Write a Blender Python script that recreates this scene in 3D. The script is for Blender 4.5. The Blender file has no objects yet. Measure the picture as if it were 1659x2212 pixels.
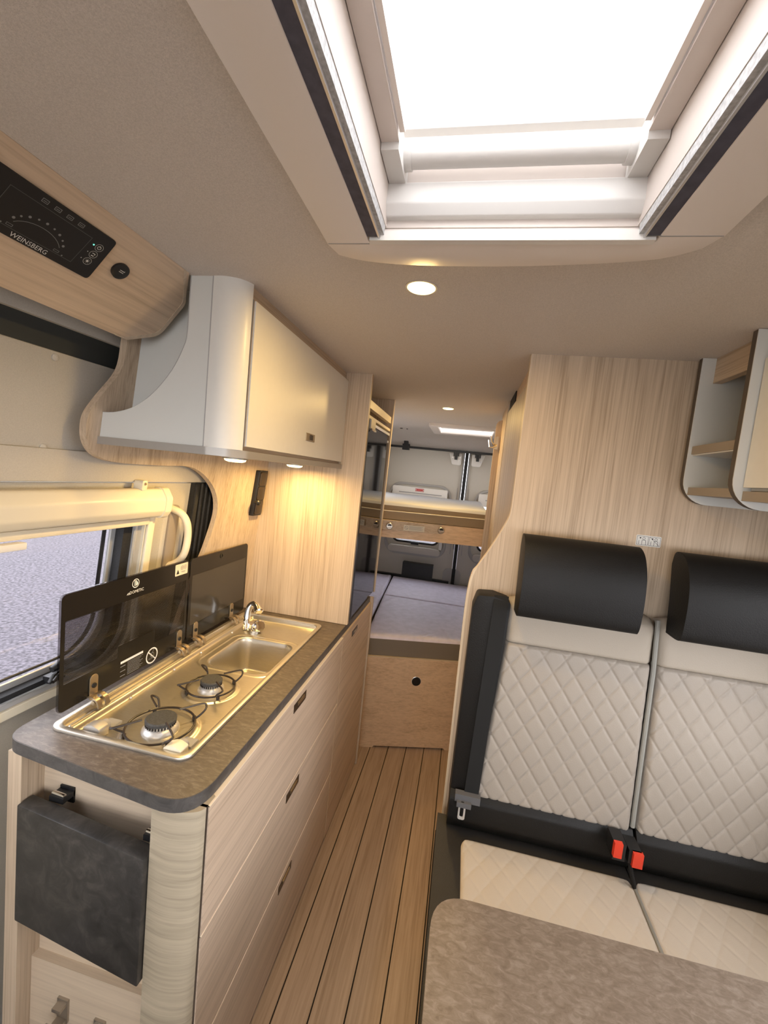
import bpy, bmesh, math, random
from mathutils import Vector, Matrix
random.seed(7)
PI = math.pi
scene = bpy.context.scene
col = scene.collection

# ------------------------------------------------------------------ camera
F_PX, W_PX, H_PX = 917.70, 1659, 2212
cd = bpy.data.cameras.new('camera')
cam = bpy.data.objects.new('camera', cd); col.objects.link(cam)
cd.sensor_fit = 'VERTICAL'; cd.sensor_height = 36.0; cd.sensor_width = 36.0 * W_PX / H_PX
cd.lens = F_PX / H_PX * 36.0
cd.clip_start = 0.01; cd.clip_end = 200
rgt = Vector((0.97673128, 0.18973392, 0.09998525))
upv = Vector((-0.11475625, 0.06850522, 0.99102878))
fwd = Vector((-0.18118226, 0.97944274, -0.08868434))
m = Matrix((rgt, upv, -fwd)).transposed().to_4x4()
m.translation = Vector((0.0544, 0.0, 1.5574))
cam.matrix_world = m
scene.camera = cam

# ------------------------------------------------------------------ world (bright overcast sky) and exposure
world = bpy.data.worlds.new('overcast'); scene.world = world
world.use_nodes = True
bg = world.node_tree.nodes['Background']
bg.inputs[0].default_value = (0.97, 0.97, 1.0, 1)
bg.inputs[1].default_value = 3.2
scene.view_settings.view_transform = 'Standard'
scene.view_settings.look = 'None'
scene.view_settings.gamma = 1.0
scene.view_settings.use_curve_mapping = False
scene.view_settings.exposure = 1.12

# ------------------------------------------------------------------ materials
MATS = {}
def _new(name):
    mt = bpy.data.materials.new(name); mt.use_nodes = True
    nt = mt.node_tree
    return mt, nt, nt.nodes['Principled BSDF']
def sset(b, key, v):
    if key in b.inputs: b.inputs[key].default_value = v
def plain(name, rgb, rough=0.5, metal=0.0, noise=0.0, nscale=60, bump=0.0, bscale=300, spec=0.5, ior=1.45, coat=0.0, trans=0.0, stretch=None):
    mt, nt, b = _new(name)
    sset(b, 'Base Color', (*rgb, 1)); sset(b, 'Roughness', rough); sset(b, 'Metallic', metal)
    sset(b, 'Specular IOR Level', spec); sset(b, 'IOR', ior); sset(b, 'Coat Weight', coat); sset(b, 'Transmission Weight', trans)
    tc = nt.nodes.new('ShaderNodeTexCoord')
    src = tc.outputs['Object']
    if stretch:
        mp = nt.nodes.new('ShaderNodeMapping'); mp.inputs['Scale'].default_value = stretch
        nt.links.new(src, mp.inputs[0]); src = mp.outputs[0]
    if noise > 0:
        n = nt.nodes.new('ShaderNodeTexNoise'); n.inputs['Scale'].default_value = nscale; n.inputs['Detail'].default_value = 4
        nt.links.new(src, n.inputs['Vector'])
        r = nt.nodes.new('ShaderNodeValToRGB')
        r.color_ramp.elements[0].position = 0.3; r.color_ramp.elements[1].position = 0.7
        r.color_ramp.elements[0].color = (*[c * (1 - noise) for c in rgb], 1)
        r.color_ramp.elements[1].color = (*[min(1, c * (1 + noise)) for c in rgb], 1)
        nt.links.new(n.outputs['Fac'], r.inputs[0]); nt.links.new(r.outputs[0], b.inputs['Base Color'])
    if bump > 0:
        n2 = nt.nodes.new('ShaderNodeTexNoise'); n2.inputs['Scale'].default_value = bscale; n2.inputs['Detail'].default_value = 3
        nt.links.new(src, n2.inputs['Vector'])
        bp = nt.nodes.new('ShaderNodeBump'); bp.inputs['Strength'].default_value = bump; bp.inputs['Distance'].default_value = 0.002
        nt.links.new(n2.outputs['Fac'], bp.inputs['Height']); nt.links.new(bp.outputs[0], b.inputs['Normal'])
    MATS[name] = mt
    return mt
def wood(name, light, dark, axis, fine=210, broad=20, along=2.2, rough=0.5, contrast=1.0):
    mt, nt, b = _new(name)
    tc = nt.nodes.new('ShaderNodeTexCoord')
    ai = 'xyz'.index(axis)
    def lay(scale, al, detail, dist):
        mp = nt.nodes.new('ShaderNodeMapping')
        s = [scale] * 3; s[ai] = al
        mp.inputs['Scale'].default_value = s
        nt.links.new(tc.outputs['Object'], mp.inputs[0])
        n = nt.nodes.new('ShaderNodeTexNoise'); n.inputs['Scale'].default_value = 1.0
        n.inputs['Detail'].default_value = detail; n.inputs['Distortion'].default_value = dist
        n.inputs['Roughness'].default_value = 0.6
        nt.links.new(mp.outputs[0], n.inputs['Vector'])
        return n.outputs['Fac']
    f1 = lay(fine, along * 1.6, 5, 0.5); f2 = lay(broad, along * 0.3, 3, 0.8)
    mx = nt.nodes.new('ShaderNodeMath'); mx.operation = 'MULTIPLY_ADD'
    mx.inputs[1].default_value = 0.6
    m2 = nt.nodes.new('ShaderNodeMath'); m2.operation = 'MULTIPLY'; m2.inputs[1].default_value = 0.4
    nt.links.new(f2, m2.inputs[0]); nt.links.new(f1, mx.inputs[0]); nt.links.new(m2.outputs[0], mx.inputs[2])
    r = nt.nodes.new('ShaderNodeValToRGB')
    e = r.color_ramp.elements
    w = 0.17 / contrast
    e[0].position = 0.5 - w; e[0].color = (*dark, 1)
    e[1].position = 0.5 + w; e[1].color = (*light, 1)
    md = [(a * 0.62 + c * 0.38) for a, c in zip(light, dark)]
    em = r.color_ramp.elements.new(0.5); em.color = (*md, 1)
    nt.links.new(mx.outputs[0], r.inputs[0]); nt.links.new(r.outputs[0], b.inputs['Base Color'])
    sset(b, 'Roughness', rough)
    bp = nt.nodes.new('ShaderNodeBump'); bp.inputs['Strength'].default_value = 0.08; bp.inputs['Distance'].default_value = 0.001
    nt.links.new(f1, bp.inputs['Height']); nt.links.new(bp.outputs[0], b.inputs['Normal'])
    MATS[name] = mt
    return mt
def stone(name, cols, scale=9, rough=0.45, stretch=(1, 1, 1)):
    mt, nt, b = _new(name)
    tc = nt.nodes.new('ShaderNodeTexCoord')
    mp = nt.nodes.new('ShaderNodeMapping'); mp.inputs['Scale'].default_value = stretch
    mp.inputs['Rotation'].default_value = (0, 0, 0.5)
    nt.links.new(tc.outputs['Object'], mp.inputs[0])
    n = nt.nodes.new('ShaderNodeTexNoise'); n.inputs['Scale'].default_value = scale; n.inputs['Detail'].default_value = 9
    n.inputs['Roughness'].default_value = 0.68; n.inputs['Distortion'].default_value = 0.9
    nt.links.new(mp.outputs[0], n.inputs['Vector'])
    r = nt.nodes.new('ShaderNodeValToRGB'); e = r.color_ramp.elements
    e[0].position = 0.32; e[0].color = (*cols[0], 1); e[1].position = 0.72; e[1].color = (*cols[2], 1)
    em = e.new(0.5); em.color = (*cols[1], 1)
    nt.links.new(n.outputs['Fac'], r.inputs[0]); nt.links.new(r.outputs[0], b.inputs['Base Color'])
    sset(b, 'Roughness', rough)
    bp = nt.nodes.new('ShaderNodeBump'); bp.inputs['Strength'].default_value = 0.12; bp.inputs['Distance'].default_value = 0.001
    nt.links.new(n.outputs['Fac'], bp.inputs['Height']); nt.links.new(bp.outputs[0], b.inputs['Normal'])
    MATS[name] = mt
def emit(name, rgb, s):
    mt, nt, b = _new(name)
    sset(b, 'Base Color', (*rgb, 1)); sset(b, 'Emission Color', (*rgb, 1)); sset(b, 'Emission Strength', s)
    MATS[name] = mt
def glassy(name, tint, gloss=0.08, rough=0.02):
    mt, nt, b = _new(name)
    nt.nodes.remove(b)
    out = nt.nodes['Material Output']
    tr = nt.nodes.new('ShaderNodeBsdfTransparent'); tr.inputs[0].default_value = (*tint, 1)
    gl = nt.nodes.new('ShaderNodeBsdfGlossy'); gl.inputs['Roughness'].default_value = rough
    lw = nt.nodes.new('ShaderNodeLayerWeight'); lw.inputs['Blend'].default_value = 0.5
    pw = nt.nodes.new('ShaderNodeMath'); pw.operation = 'POWER'; pw.inputs[1].default_value = 4.0
    nt.links.new(lw.outputs['Facing'], pw.inputs[0])
    fr = nt.nodes.new('ShaderNodeMath'); fr.operation = 'MULTIPLY_ADD'; fr.inputs[1].default_value = 0.55; fr.inputs[2].default_value = gloss * 0.5
    nt.links.new(pw.outputs[0], fr.inputs[0])
    mx = nt.nodes.new('ShaderNodeMixShader')
    nt.links.new(fr.outputs[0], mx.inputs[0]); nt.links.new(tr.outputs[0], mx.inputs[1]); nt.links.new(gl.outputs[0], mx.inputs[2])
    nt.links.new(mx.outputs[0], out.inputs['Surface'])
    MATS[name] = mt

WL, WD = (0.60, 0.475, 0.345), (0.37, 0.275, 0.185)
for ax in 'xyz': wood('wood_' + ax, WL, WD, ax, contrast=1.25)
wood('wood_end', (0.66, 0.54, 0.40), (0.47, 0.37, 0.27), 'x', fine=130, broad=14)
# horizontal streaks that run around the rounded post: vary with height only
wood('wood_post', (0.47, 0.40, 0.295), (0.29, 0.245, 0.175), 'y', fine=170, broad=26)
for n_ in MATS['wood_post'].node_tree.nodes:
    if n_.type == 'MAPPING': n_.inputs['Scale'].default_value = (5, 5, n_.inputs['Scale'].default_value[2])
wood('wood_drawer', (0.70, 0.56, 0.43), (0.44, 0.335, 0.245), 'y', fine=150, broad=16, along=2.0)
wood('wood_bed', (0.78, 0.56, 0.355), (0.52, 0.345, 0.20), 'x', fine=120, broad=20)
wood('wood_board', (0.74, 0.58, 0.42), (0.50, 0.37, 0.25), 'y', fine=130, broad=16)  # oak copy lightened because the down-facing board catches little light
wood('plank_wood', (0.47, 0.345, 0.25), (0.265, 0.18, 0.125), 'y', fine=130, broad=16, along=2.5, rough=0.42)
plain('edge_light', (0.66, 0.54, 0.39), 0.5)
plain('edge_bright', (0.88, 0.76, 0.60), 0.5)
plain('ceiling_fabric', (0.66, 0.605, 0.555), 0.9, noise=0.10, nscale=500, bump=0.25, bscale=900)
plain('wall_vinyl', (0.56, 0.52, 0.45), 0.8, noise=0.05, nscale=400, bump=0.15, bscale=700)
plain('door_vinyl', (0.52, 0.48, 0.40), 0.75, noise=0.05, nscale=400, bump=0.12, bscale=700)
plain('rear_vinyl', (0.56, 0.52, 0.45), 0.75)
plain('rear_trim', (0.40, 0.38, 0.36), 0.6)
plain('white_lacquer', (0.72, 0.70, 0.65), 0.35, noise=0.01)
plain('cool_lacquer', (0.64, 0.64, 0.605), 0.4)
plain('cream_plastic', (0.74, 0.66, 0.50), 0.4)
plain('white_plastic', (0.80, 0.77, 0.72), 0.35)
plain('roller_plastic', (0.64, 0.62, 0.59), 0.4)
plain('skylight_plastic', (0.68, 0.61, 0.56), 0.45)
plain('frame_plastic', (0.86, 0.79, 0.73), 0.5)
plain('grey_plastic', (0.36, 0.35, 0.34), 0.5)
plain('black_plastic', (0.012, 0.012, 0.013), 0.4)
plain('black_rubber', (0.015, 0.015, 0.016), 0.7, noise=0.3, nscale=200, bump=0.2)
plain('dark_band', (0.035, 0.038, 0.035), 0.6)
plain('slot_grey', (0.075, 0.075, 0.105), 0.6, noise=0.2, nscale=80)
plain('brush_grey', (0.5, 0.5, 0.5), 0.8, noise=0.25, nscale=200)
plain('seal_grey', (0.30, 0.30, 0.30), 0.7)
plain('dark_grey_plastic', (0.10, 0.10, 0.105), 0.45)
plain('dark_gap', (0.02, 0.015, 0.012), 0.9)
plain('panel_black', (0.010, 0.010, 0.012), 0.55)
plain('print_white', (0.72, 0.72, 0.70), 0.6)
plain('print_grey', (0.22, 0.22, 0.22), 0.6)
plain('print_dim', (0.09, 0.09, 0.09), 0.6)
plain('print_red', (0.55, 0.05, 0.04), 0.5)
plain('sticker_cream', (0.66, 0.60, 0.48), 0.5)
plain('brushed_steel', (0.62, 0.58, 0.50), 0.34, metal=0.9, noise=0.06, nscale=40, stretch=(1, 12, 12))
plain('strip_alu', (0.42, 0.40, 0.375), 0.48, metal=0.6)
plain('alu_light', (0.72, 0.72, 0.72), 0.3, metal=0.6)
plain('chrome', (0.80, 0.78, 0.75), 0.08, metal=1.0)
plain('hinge_brass', (0.46, 0.38, 0.27), 0.3, metal=0.9)
plain('burner_alu', (0.70, 0.68, 0.64), 0.4, metal=0.7)
plain('burner_cap', (0.05, 0.05, 0.05), 0.55, noise=0.3, nscale=300)
plain('wire_black', (0.03, 0.022, 0.018), 0.35)
plain('handle_dark', (0.06, 0.045, 0.035), 0.3, metal=0.6)
plain('hook_steel', (0.42, 0.37, 0.31), 0.35, metal=0.8)
plain('beige_leather', (0.295, 0.258, 0.218), 0.55, bump=0.25, bscale=420)
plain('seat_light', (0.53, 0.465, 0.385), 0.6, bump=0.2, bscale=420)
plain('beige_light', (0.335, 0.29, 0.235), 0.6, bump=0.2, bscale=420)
plain('piping_grey', (0.24, 0.235, 0.21), 0.6)
plain('black_leather', (0.009, 0.0085, 0.008), 0.5, bump=0.35, bscale=380, spec=0.3)
plain('brown_leather', (0.026, 0.023, 0.020), 0.45, bump=0.3, bscale=380)
plain('belt_web', (0.004, 0.004, 0.004), 0.8)
plain('buckle_red', (0.62, 0.045, 0.02), 0.35)
plain('mattress_grey', (0.70, 0.66, 0.78), 0.6, noise=0.08, nscale=25, bump=0.3, bscale=18)  # lavender tint puts the cool daylight into the grey cover colour
plain('mattress_side', (0.20, 0.165, 0.12), 0.6, bump=0.25, bscale=15)
plain('bunk_cover', (0.50, 0.51, 0.53), 0.55, bump=0.2, bscale=15)
plain('bunk_side', (0.26, 0.19, 0.11), 0.6, bump=0.4, bscale=22, stretch=(1, 1, 1))
plain('fridge_glass', (0.006, 0.006, 0.008), 0.04, spec=0.8, ior=1.7)
plain('lid_print', (0.012, 0.011, 0.010), 0.18)
plain('asphalt', (0.066, 0.059, 0.069), 0.9, noise=0.75, nscale=26, bump=0.8, bscale=70)
stone('worktop_stone', [(0.064, 0.050, 0.039), (0.092, 0.072, 0.057), (0.17, 0.142, 0.118)], scale=38, stretch=(1, 2.6, 1))
stone('table_stone', [(0.135, 0.102, 0.076), (0.190, 0.150, 0.117), (0.27, 0.23, 0.195)], scale=46, stretch=(1, 2.2, 1))
stone('edge_stone', [(0.045, 0.042, 0.040), (0.07, 0.065, 0.062), (0.11, 0.10, 0.095)], scale=30)
stone('flap_stone', [(0.018, 0.016, 0.014), (0.034, 0.031, 0.028), (0.075, 0.066, 0.058)], scale=22)
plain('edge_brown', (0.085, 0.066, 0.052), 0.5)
plain('shelf_brown', (0.30, 0.25, 0.20), 0.5)
emit('lamp_glow', (1.0, 0.76, 0.30), 3.2)
emit('led_green', (0.1, 0.9, 0.5), 2.0)
glassy('window_glass', (0.93, 0.93, 0.95))
glassy('skylight_glass', (0.98, 0.98, 0.98))
glassy('lid_tint', (0.58, 0.56, 0.56))

# ------------------------------------------------------------------ object helpers
def tag(o, label=None, cat=None, group=None, kind=None):
    if label: o['label'] = label
    if cat: o['category'] = cat
    if group: o['group'] = group
    if kind: o['kind'] = kind
    return o
def thing(name, loc, label, cat, group=None):
    o = bpy.data.objects.new(name, None); col.objects.link(o); o.location = loc
    o.empty_display_size = 0.05
    return tag(o, label, cat, group)
def setparent(o, p):
    if p is None: return
    o.parent = p
    off = Vector(p.location)
    q = p.parent
    o.matrix_parent_inverse = Matrix.Translation(-off) if p.type == 'EMPTY' else Matrix.Identity(4)
def mk(name, bm, mat, parent=None, smooth=True, ang=35, label=None):
    bmesh.ops.recalc_face_normals(bm, faces=bm.faces)
    me = bpy.data.meshes.new(name); bm.to_mesh(me); bm.free()
    o = bpy.data.objects.new(name, me); col.objects.link(o)
    me.materials.append(MATS[mat] if isinstance(mat, str) else mat)
    if smooth:
        for p in me.polygons: p.use_smooth = True
        me.set_sharp_from_angle(angle=math.radians(ang))
    setparent(o, parent)
    if label: o['label'] = label
    return o
def bev(bm, r, seg=2, ang=0.5, edges=None):
    if r <= 0: return bm
    es = edges if edges else [e for e in bm.edges if len(e.link_faces) == 2 and e.calc_face_angle(0) > ang]
    bmesh.ops.bevel(bm, geom=es, offset=r, segments=seg, profile=0.5, affect='EDGES', clamp_overlap=True)
    return bm
def add_box(bm, x0, x1, y0, y1, z0, z1):
    v = [bm.verts.new((x, y, z)) for x in (x0, x1) for y in (y0, y1) for z in (z0, z1)]
    for f in ((0, 1, 3, 2), (4, 6, 7, 5), (0, 4, 5, 1), (2, 3, 7, 6), (0, 2, 6, 4), (1, 5, 7, 3)):
        bm.faces.new([v[i] for i in f])
    return bm
def box(x0, x1, y0, y1, z0, z1, r=0.0, seg=2):
    bm = bmesh.new(); add_box(bm, x0, x1, y0, y1, z0, z1)
    return bev(bm, r, seg)
def rr(u0, u1, v0, v1, r, seg=5):
    """rounded rectangle; r = one radius or four (u0v0, u1v0, u1v1, u0v1)"""
    if not isinstance(r, (list, tuple)): r = [r] * 4
    cs = [(u0 + r[0], v0 + r[0], PI, r[0]), (u1 - r[1], v0 + r[1], 1.5 * PI, r[1]), (u1 - r[2], v1 - r[2], 0, r[2]), (u0 + r[3], v1 - r[3], 0.5 * PI, r[3])]
    out = []
    for cx, cy, a0, q in cs:
        if q < 1e-6: out.append((cx, cy)); continue
        for k in range(seg + 1):
            a = a0 + 0.5 * PI * k / seg
            out.append((cx + q * math.cos(a), cy + q * math.sin(a)))
    return out
def roundpoly(pts, rad, seg=5):
    out = []; n = len(pts)
    for i, p in enumerate(pts):
        r = rad[i] if isinstance(rad, (list, tuple)) else rad
        p = Vector(p); a = Vector(pts[i - 1]) - p; b = Vector(pts[(i + 1) % n]) - p
        if r <= 0: out.append((p.x, p.y)); continue
        la, lb = a.length, b.length
        a.normalize(); b.normalize()
        th = a.angle(b) / 2
        t = min(r / math.tan(th), la * 0.49, lb * 0.49)
        p0 = p + a * t; p1 = p + b * t
        for k in range(seg + 1):
            s = k / seg
            q = p0 * (1 - s) ** 2 + p * 2 * s * (1 - s) + p1 * s * s
            out.append((q.x, q.y))
    return out
def spline(pts, n=6):
    """Catmull-Rom through open 2D/3D points"""
    P = [Vector(p) for p in pts]; out = []
    for i in range(len(P) - 1):
        p0 = P[max(i - 1, 0)]; p1 = P[i]; p2 = P[i + 1]; p3 = P[min(i + 2, len(P) - 1)]
        for k in range(n):
            t = k / n
            out.append(tuple(0.5 * ((2 * p1) + (p2 - p0) * t + (2 * p0 - 5 * p1 + 4 * p2 - p3) * t * t + (3 * p1 - p0 - 3 * p2 + p3) * t ** 3)))
    out.append(tuple(P[-1]))
    return out
def extr(outer, holes, m0, m1, r=0.0, seg=2, bm=None):
    """polygon with holes extruded between two maps (u,v)->xyz"""
    t = bmesh.new(); loops = [outer] + list(holes or []); allp = []; idx = []; te = []
    for lp in loops:
        vs = [t.verts.new((p[0], p[1], 0)) for p in lp]
        base = len(allp); allp += lp; idx.append(list(range(base, base + len(lp))))
        for i in range(len(vs)): te.append(t.edges.new((vs[i - 1], vs[i])))
    t.verts.index_update()
    bmesh.ops.triangle_fill(t, use_beauty=True, edges=te)
    t.verts.index_update()
    tris = [[v.index for v in f.verts] for f in t.faces]; t.free()
    own = bm is None
    if own: bm = bmesh.new()
    A = [bm.verts.new(m0(*p)) for p in allp]; B = [bm.verts.new(m1(*p)) for p in allp]
    for f in tris:
        bm.faces.new([A[i] for i in f]); bm.faces.new([B[i] for i in reversed(f)])
    for lp in idx:
        for k in range(len(lp)):
            i, j = lp[k - 1], lp[k]
            bm.faces.new((A[i], A[j], B[j], B[i]))
    if own and r > 0:
        bmesh.ops.recalc_face_normals(bm, faces=bm.faces)
        bev(bm, r, seg)
    return bm
def exX(o, h, x0, x1, r=0, seg=2): return extr(o, h, lambda u, v: (x0, u, v), lambda u, v: (x1, u, v), r, seg)
def exY(o, h, y0, y1, r=0, seg=2): return extr(o, h, lambda u, v: (u, y0, v), lambda u, v: (u, y1, v), r, seg)
def exZ(o, h, z0, z1, r=0, seg=2): return extr(o, h, lambda u, v: (u, v, z0), lambda u, v: (u, v, z1), r, seg)
def LW(c):                                                  # left wall: plane that leans inwards with height
    return lambda y, z: (0.045 * y + 0.103 * z + c, y, z)
def exL(o, h, c0, c1, r=0, seg=2): return extr(o, h, LW(c0), LW(c1), r, seg)
def add_tube(bm, pts, rad, n=8, closed=False, cap=True):
    P = [Vector(p) for p in pts]; rings = []; N = len(P)
    prev = None
    for i in range(N):
        if closed: d = P[(i + 1) % N] - P[i - 1]
        else: d = P[min(i + 1, N - 1)] - P[max(i - 1, 0)]
        d.normalize()
        if prev is None:
            a = d.orthogonal().normalized()
        else:
            a = prev - d * prev.dot(d)
            a = a.normalized() if a.length > 1e-6 else d.orthogonal().normalized()
        prev = a; b = d.cross(a)
        rr_ = rad[i] if isinstance(rad, (list, tuple)) else rad
        rings.append([bm.verts.new(P[i] + (a * math.cos(2 * PI * k / n) + b * math.sin(2 * PI * k / n)) * rr_) for k in range(n)])
    R_ = rings + [rings[0]] if closed else rings
    for q0, q1 in zip(R_[:-1], R_[1:]):
        for k in range(n): bm.faces.new((q0[k - 1], q0[k], q1[k], q1[k - 1]))
    if not closed and cap: bm.faces.new(rings[0][::-1]); bm.faces.new(rings[-1])
    return bm
def tube(pts, rad, n=8, closed=False): return add_tube(bmesh.new(), pts, rad, n, closed)
def add_lathe(bm, c, prof, axis=(0, 0, 1), n=28, cap=True):
    c = Vector(c); ax = Vector(axis).normalized(); a = ax.orthogonal().normalized(); b = ax.cross(a); rings = []
    for r, h in prof:
        rings.append([bm.verts.new(c + ax * h + (a * math.cos(2 * PI * k / n) + b * math.sin(2 * PI * k / n)) * max(r, 1e-5)) for k in range(n)])
    for q0, q1 in zip(rings[:-1], rings[1:]):
        for k in range(n): bm.faces.new((q0[k - 1], q0[k], q1[k], q1[k - 1]))
    if cap: bm.faces.new(rings[0][::-1]); bm.faces.new(rings[-1])
    return bm
def lathe(c, prof, axis=(0, 0, 1), n=28): return add_lathe(bmesh.new(), c, prof, axis, n)
def grid(nu, nv, f, thick=None):
    """open surface f(u,v) u,v in 0..1; thick = vector offset to close it"""
    bm = bmesh.new()
    V = [[bm.verts.new(f(i / nu, j / nv)) for j in range(nv + 1)] for i in range(nu + 1)]
    for i in range(nu):
        for j in range(nv): bm.faces.new((V[i][j], V[i + 1][j], V[i + 1][j + 1], V[i][j + 1]))
    if thick is not None:
        t = Vector(thick)
        loop = [V[i][0] for i in range(nu + 1)] + [V[nu][j] for j in range(1, nv + 1)] + [V[i][nv] for i in range(nu - 1, -1, -1)] + [V[0][j] for j in range(nv - 1, 0, -1)]
        B = [bm.verts.new(v.co + t) for v in loop]
        for k in range(len(loop)): bm.faces.new((loop[k - 1], loop[k], B[k], B[k - 1]))
        bm.faces.new(B)
    return bm
def txt(name, s, size, org, xd, yd, mat, parent, align='CENTER', lift=0.0006, sx=1.0):
    cu = bpy.data.curves.new(name, 'FONT'); cu.body = s; cu.size = size; cu.align_x = align; cu.align_y = 'CENTER'
    cu.resolution_u = 2
    ob = bpy.data.objects.new(name + '_tmp', cu)
    me = bpy.data.meshes.new_from_object(ob)
    bpy.data.objects.remove(ob)
    xd = Vector(xd).normalized(); yd = Vector(yd); yd = (yd - xd * yd.dot(xd)).normalized(); nd = xd.cross(yd)
    o_ = Vector(org) + nd * lift
    for v in me.vertices: v.co = o_ + xd * v.co.x * sx + yd * v.co.y
    me.name = name
    o = bpy.data.objects.new(name, me); col.objects.link(o); me.materials.append(MATS[mat]); setparent(o, parent)
    return o
class Flat:
    """thin print drawn on a plane: rectangles, rings, discs in plane coordinates"""
    def __init__(s, org, xd, yd, lift=0.0006):
        s.xd = Vector(xd).normalized(); yd = Vector(yd); s.yd = (yd - s.xd * yd.dot(s.xd)).normalized()
        s.n = s.xd.cross(s.yd); s.o = Vector(org) + s.n * lift; s.bm = bmesh.new()
    def p(s, u, v): return s.o + s.xd * u + s.yd * v
    def poly(s, pts): s.bm.faces.new([s.bm.verts.new(s.p(*q)) for q in pts]); return s
    def rect(s, u0, u1, v0, v1): return s.poly([(u0, v0), (u1, v0), (u1, v1), (u0, v1)])
    def ring(s, u, v, r0, r1, n=24):
        for k in range(n):
            a, b = 2 * PI * k / n, 2 * PI * (k + 1) / n
            s.poly([(u + r0 * math.cos(a), v + r0 * math.sin(a)), (u + r1 * math.cos(a), v + r1 * math.sin(a)), (u + r1 * math.cos(b), v + r1 * math.sin(b)), (u + r0 * math.cos(b), v + r0 * math.sin(b))])
        return s
    def disc(s, u, v, r, n=16): return s.poly([(u + r * math.cos(2 * PI * k / n), v + r * math.sin(2 * PI * k / n)) for k in range(n)])
    def line(s, a, b, w):
        a, b = Vector(a), Vector(b); d = (b - a).normalized(); q = Vector((-d.y, d.x)) * w / 2
        return s.poly([tuple(a - q), tuple(b - q), tuple(b + q), tuple(a + q)])
    def frame(s, u0, u1, v0, v1, w):
        return s.rect(u0, u1, v0, v0 + w).rect(u0, u1, v1 - w, v1).rect(u0, u0 + w, v0 + w, v1 - w).rect(u1 - w, u1, v0 + w, v1 - w)
    def done(s, name, mat, parent):
        me = bpy.data.meshes.new(name); s.bm.to_mesh(me); s.bm.free()
        o = bpy.data.objects.new(name, me); col.objects.link(o); me.materials.append(MATS[mat]); setparent(o, parent)
        return o
def struct(o, label=None, cat=None):
    return tag(o, label, cat, kind='structure')

# ================================================================== SETTING
ZC = 1.9407
# ground outside
struct(mk('ground', box(-14, 14, -12, 16, -0.75, -0.62), 'asphalt', smooth=False), 'grey asphalt ground seen through the side window', 'ground')

# floor with separate planks
floor = struct(mk('floor', box(-0.98, 1.12, -1.3, 3.86, -0.05, -0.006), 'dark_gap', smooth=False), 'brown wood floor of long planks with dark joints', 'floor')
for k in range(-1, 5):
    x0 = -0.3092 + 0.1002 * (k - 0) - 0.0 ; x1 = x0 + 0.1002
    if k == -1: x0 = -0.42
    mk('plank', box(x0 + 0.0022, x1 - 0.0022, -1.25, 2.62, -0.006, 0.0, 0.0012, 1), 'plank_wood', floor)

# ceiling with two roof openings
SKX0, SKX1, SKY0, SKY1 = -0.165, 0.300, -0.02, 0.70
RVX0, RVX1, RVY0, RVY1 = -0.20, 0.22, 3.02, 3.42
outer = [(-0.98, -1.3), (1.12, -1.3), (1.12, 3.5), (-0.98, 3.5)]
ceil = struct(mk('ceiling', exZ(outer, [rr(SKX0, SKX1, SKY0, SKY1, 0.004, 1), rr(RVX0, RVX1, RVY0, RVY1, 0.004, 1)], ZC, ZC + 0.05), 'ceiling_fabric', smooth=False),
              'taupe grey fabric covered ceiling', 'ceiling')
hdr = [(3.5, ZC), (3.62, 1.925), (3.72, 1.895), (3.79, 1.855), (3.83, 1.815), (3.90, 1.815), (3.90, ZC + 0.05), (3.5, ZC + 0.05)]
mk('roof_header', exX(hdr, None, -0.98, 1.12), 'ceiling_fabric', ceil)
# small cable marks left on the headlining
mk('mark', box(-0.52, -0.50, 3.44, 3.455, ZC - 0.004, ZC, 0.001), 'black_plastic', ceil)
mk('mark', box(-0.47, -0.46, 3.46, 3.475, ZC - 0.004, ZC, 0.001), 'black_plastic', ceil)

# left wall: header over the sliding door, rear part behind the kitchen
wl = struct(mk('wall_left', exL([(-1.3, 1.466), (1.44, 1.466), (1.44, 1.540), (-1.3, 1.540)], None, -1.036, -1.075, 0.004), 'wall_vinyl'),
            'beige grey vinyl lined side wall above the sliding door', 'wall')
mk('upper_panel', exL([(-1.3, 1.534), (1.44, 1.534), (1.44, 1.748), (-1.3, 1.748)], None, -1.046, -1.085, 0.006), 'wall_vinyl', wl)
mk('door_track', exL([(-1.3, 1.748), (1.44, 1.748), (1.44, 1.802), (-1.3, 1.802)], None, -1.052, -1.09), 'dark_band', wl, smooth=False, label='black door track')
mk('top_panel', exL([(-1.3, 1.802), (1.44, 1.802), (1.44, 1.99), (-1.3, 1.99)], None, -1.040, -1.085), 'wall_vinyl', wl, smooth=False)
for y, z in ((0.776, 1.734), (0.772, 1.541)):
    mk('screw_cap', lathe(LW(-1.046)(y, z), [(0.0075, 0), (0.0075, 0.003), (0.005, 0.0045)], (1, -0.045, -0.103), 16), 'wall_vinyl', wl)
DAYLIGHT_HOLE = [rr(2.55, 3.35, 1.46, 1.76, 0.05)]  # unseen bunk-level opening, added to let daylight into the rear
mk('rear_panel', exL([(1.44, -0.05), (3.9, -0.05), (3.9, 1.99), (1.44, 1.99)], DAYLIGHT_HOLE, -1.075, -1.11), 'rear_vinyl', wl, smooth=False)
mk('cab_panel', exL([(-1.3, -0.05), (-0.42, -0.05), (-0.42, 1.47), (-1.3, 1.47)], None, -1.075, -1.11), 'wall_vinyl', wl, smooth=False)

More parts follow.
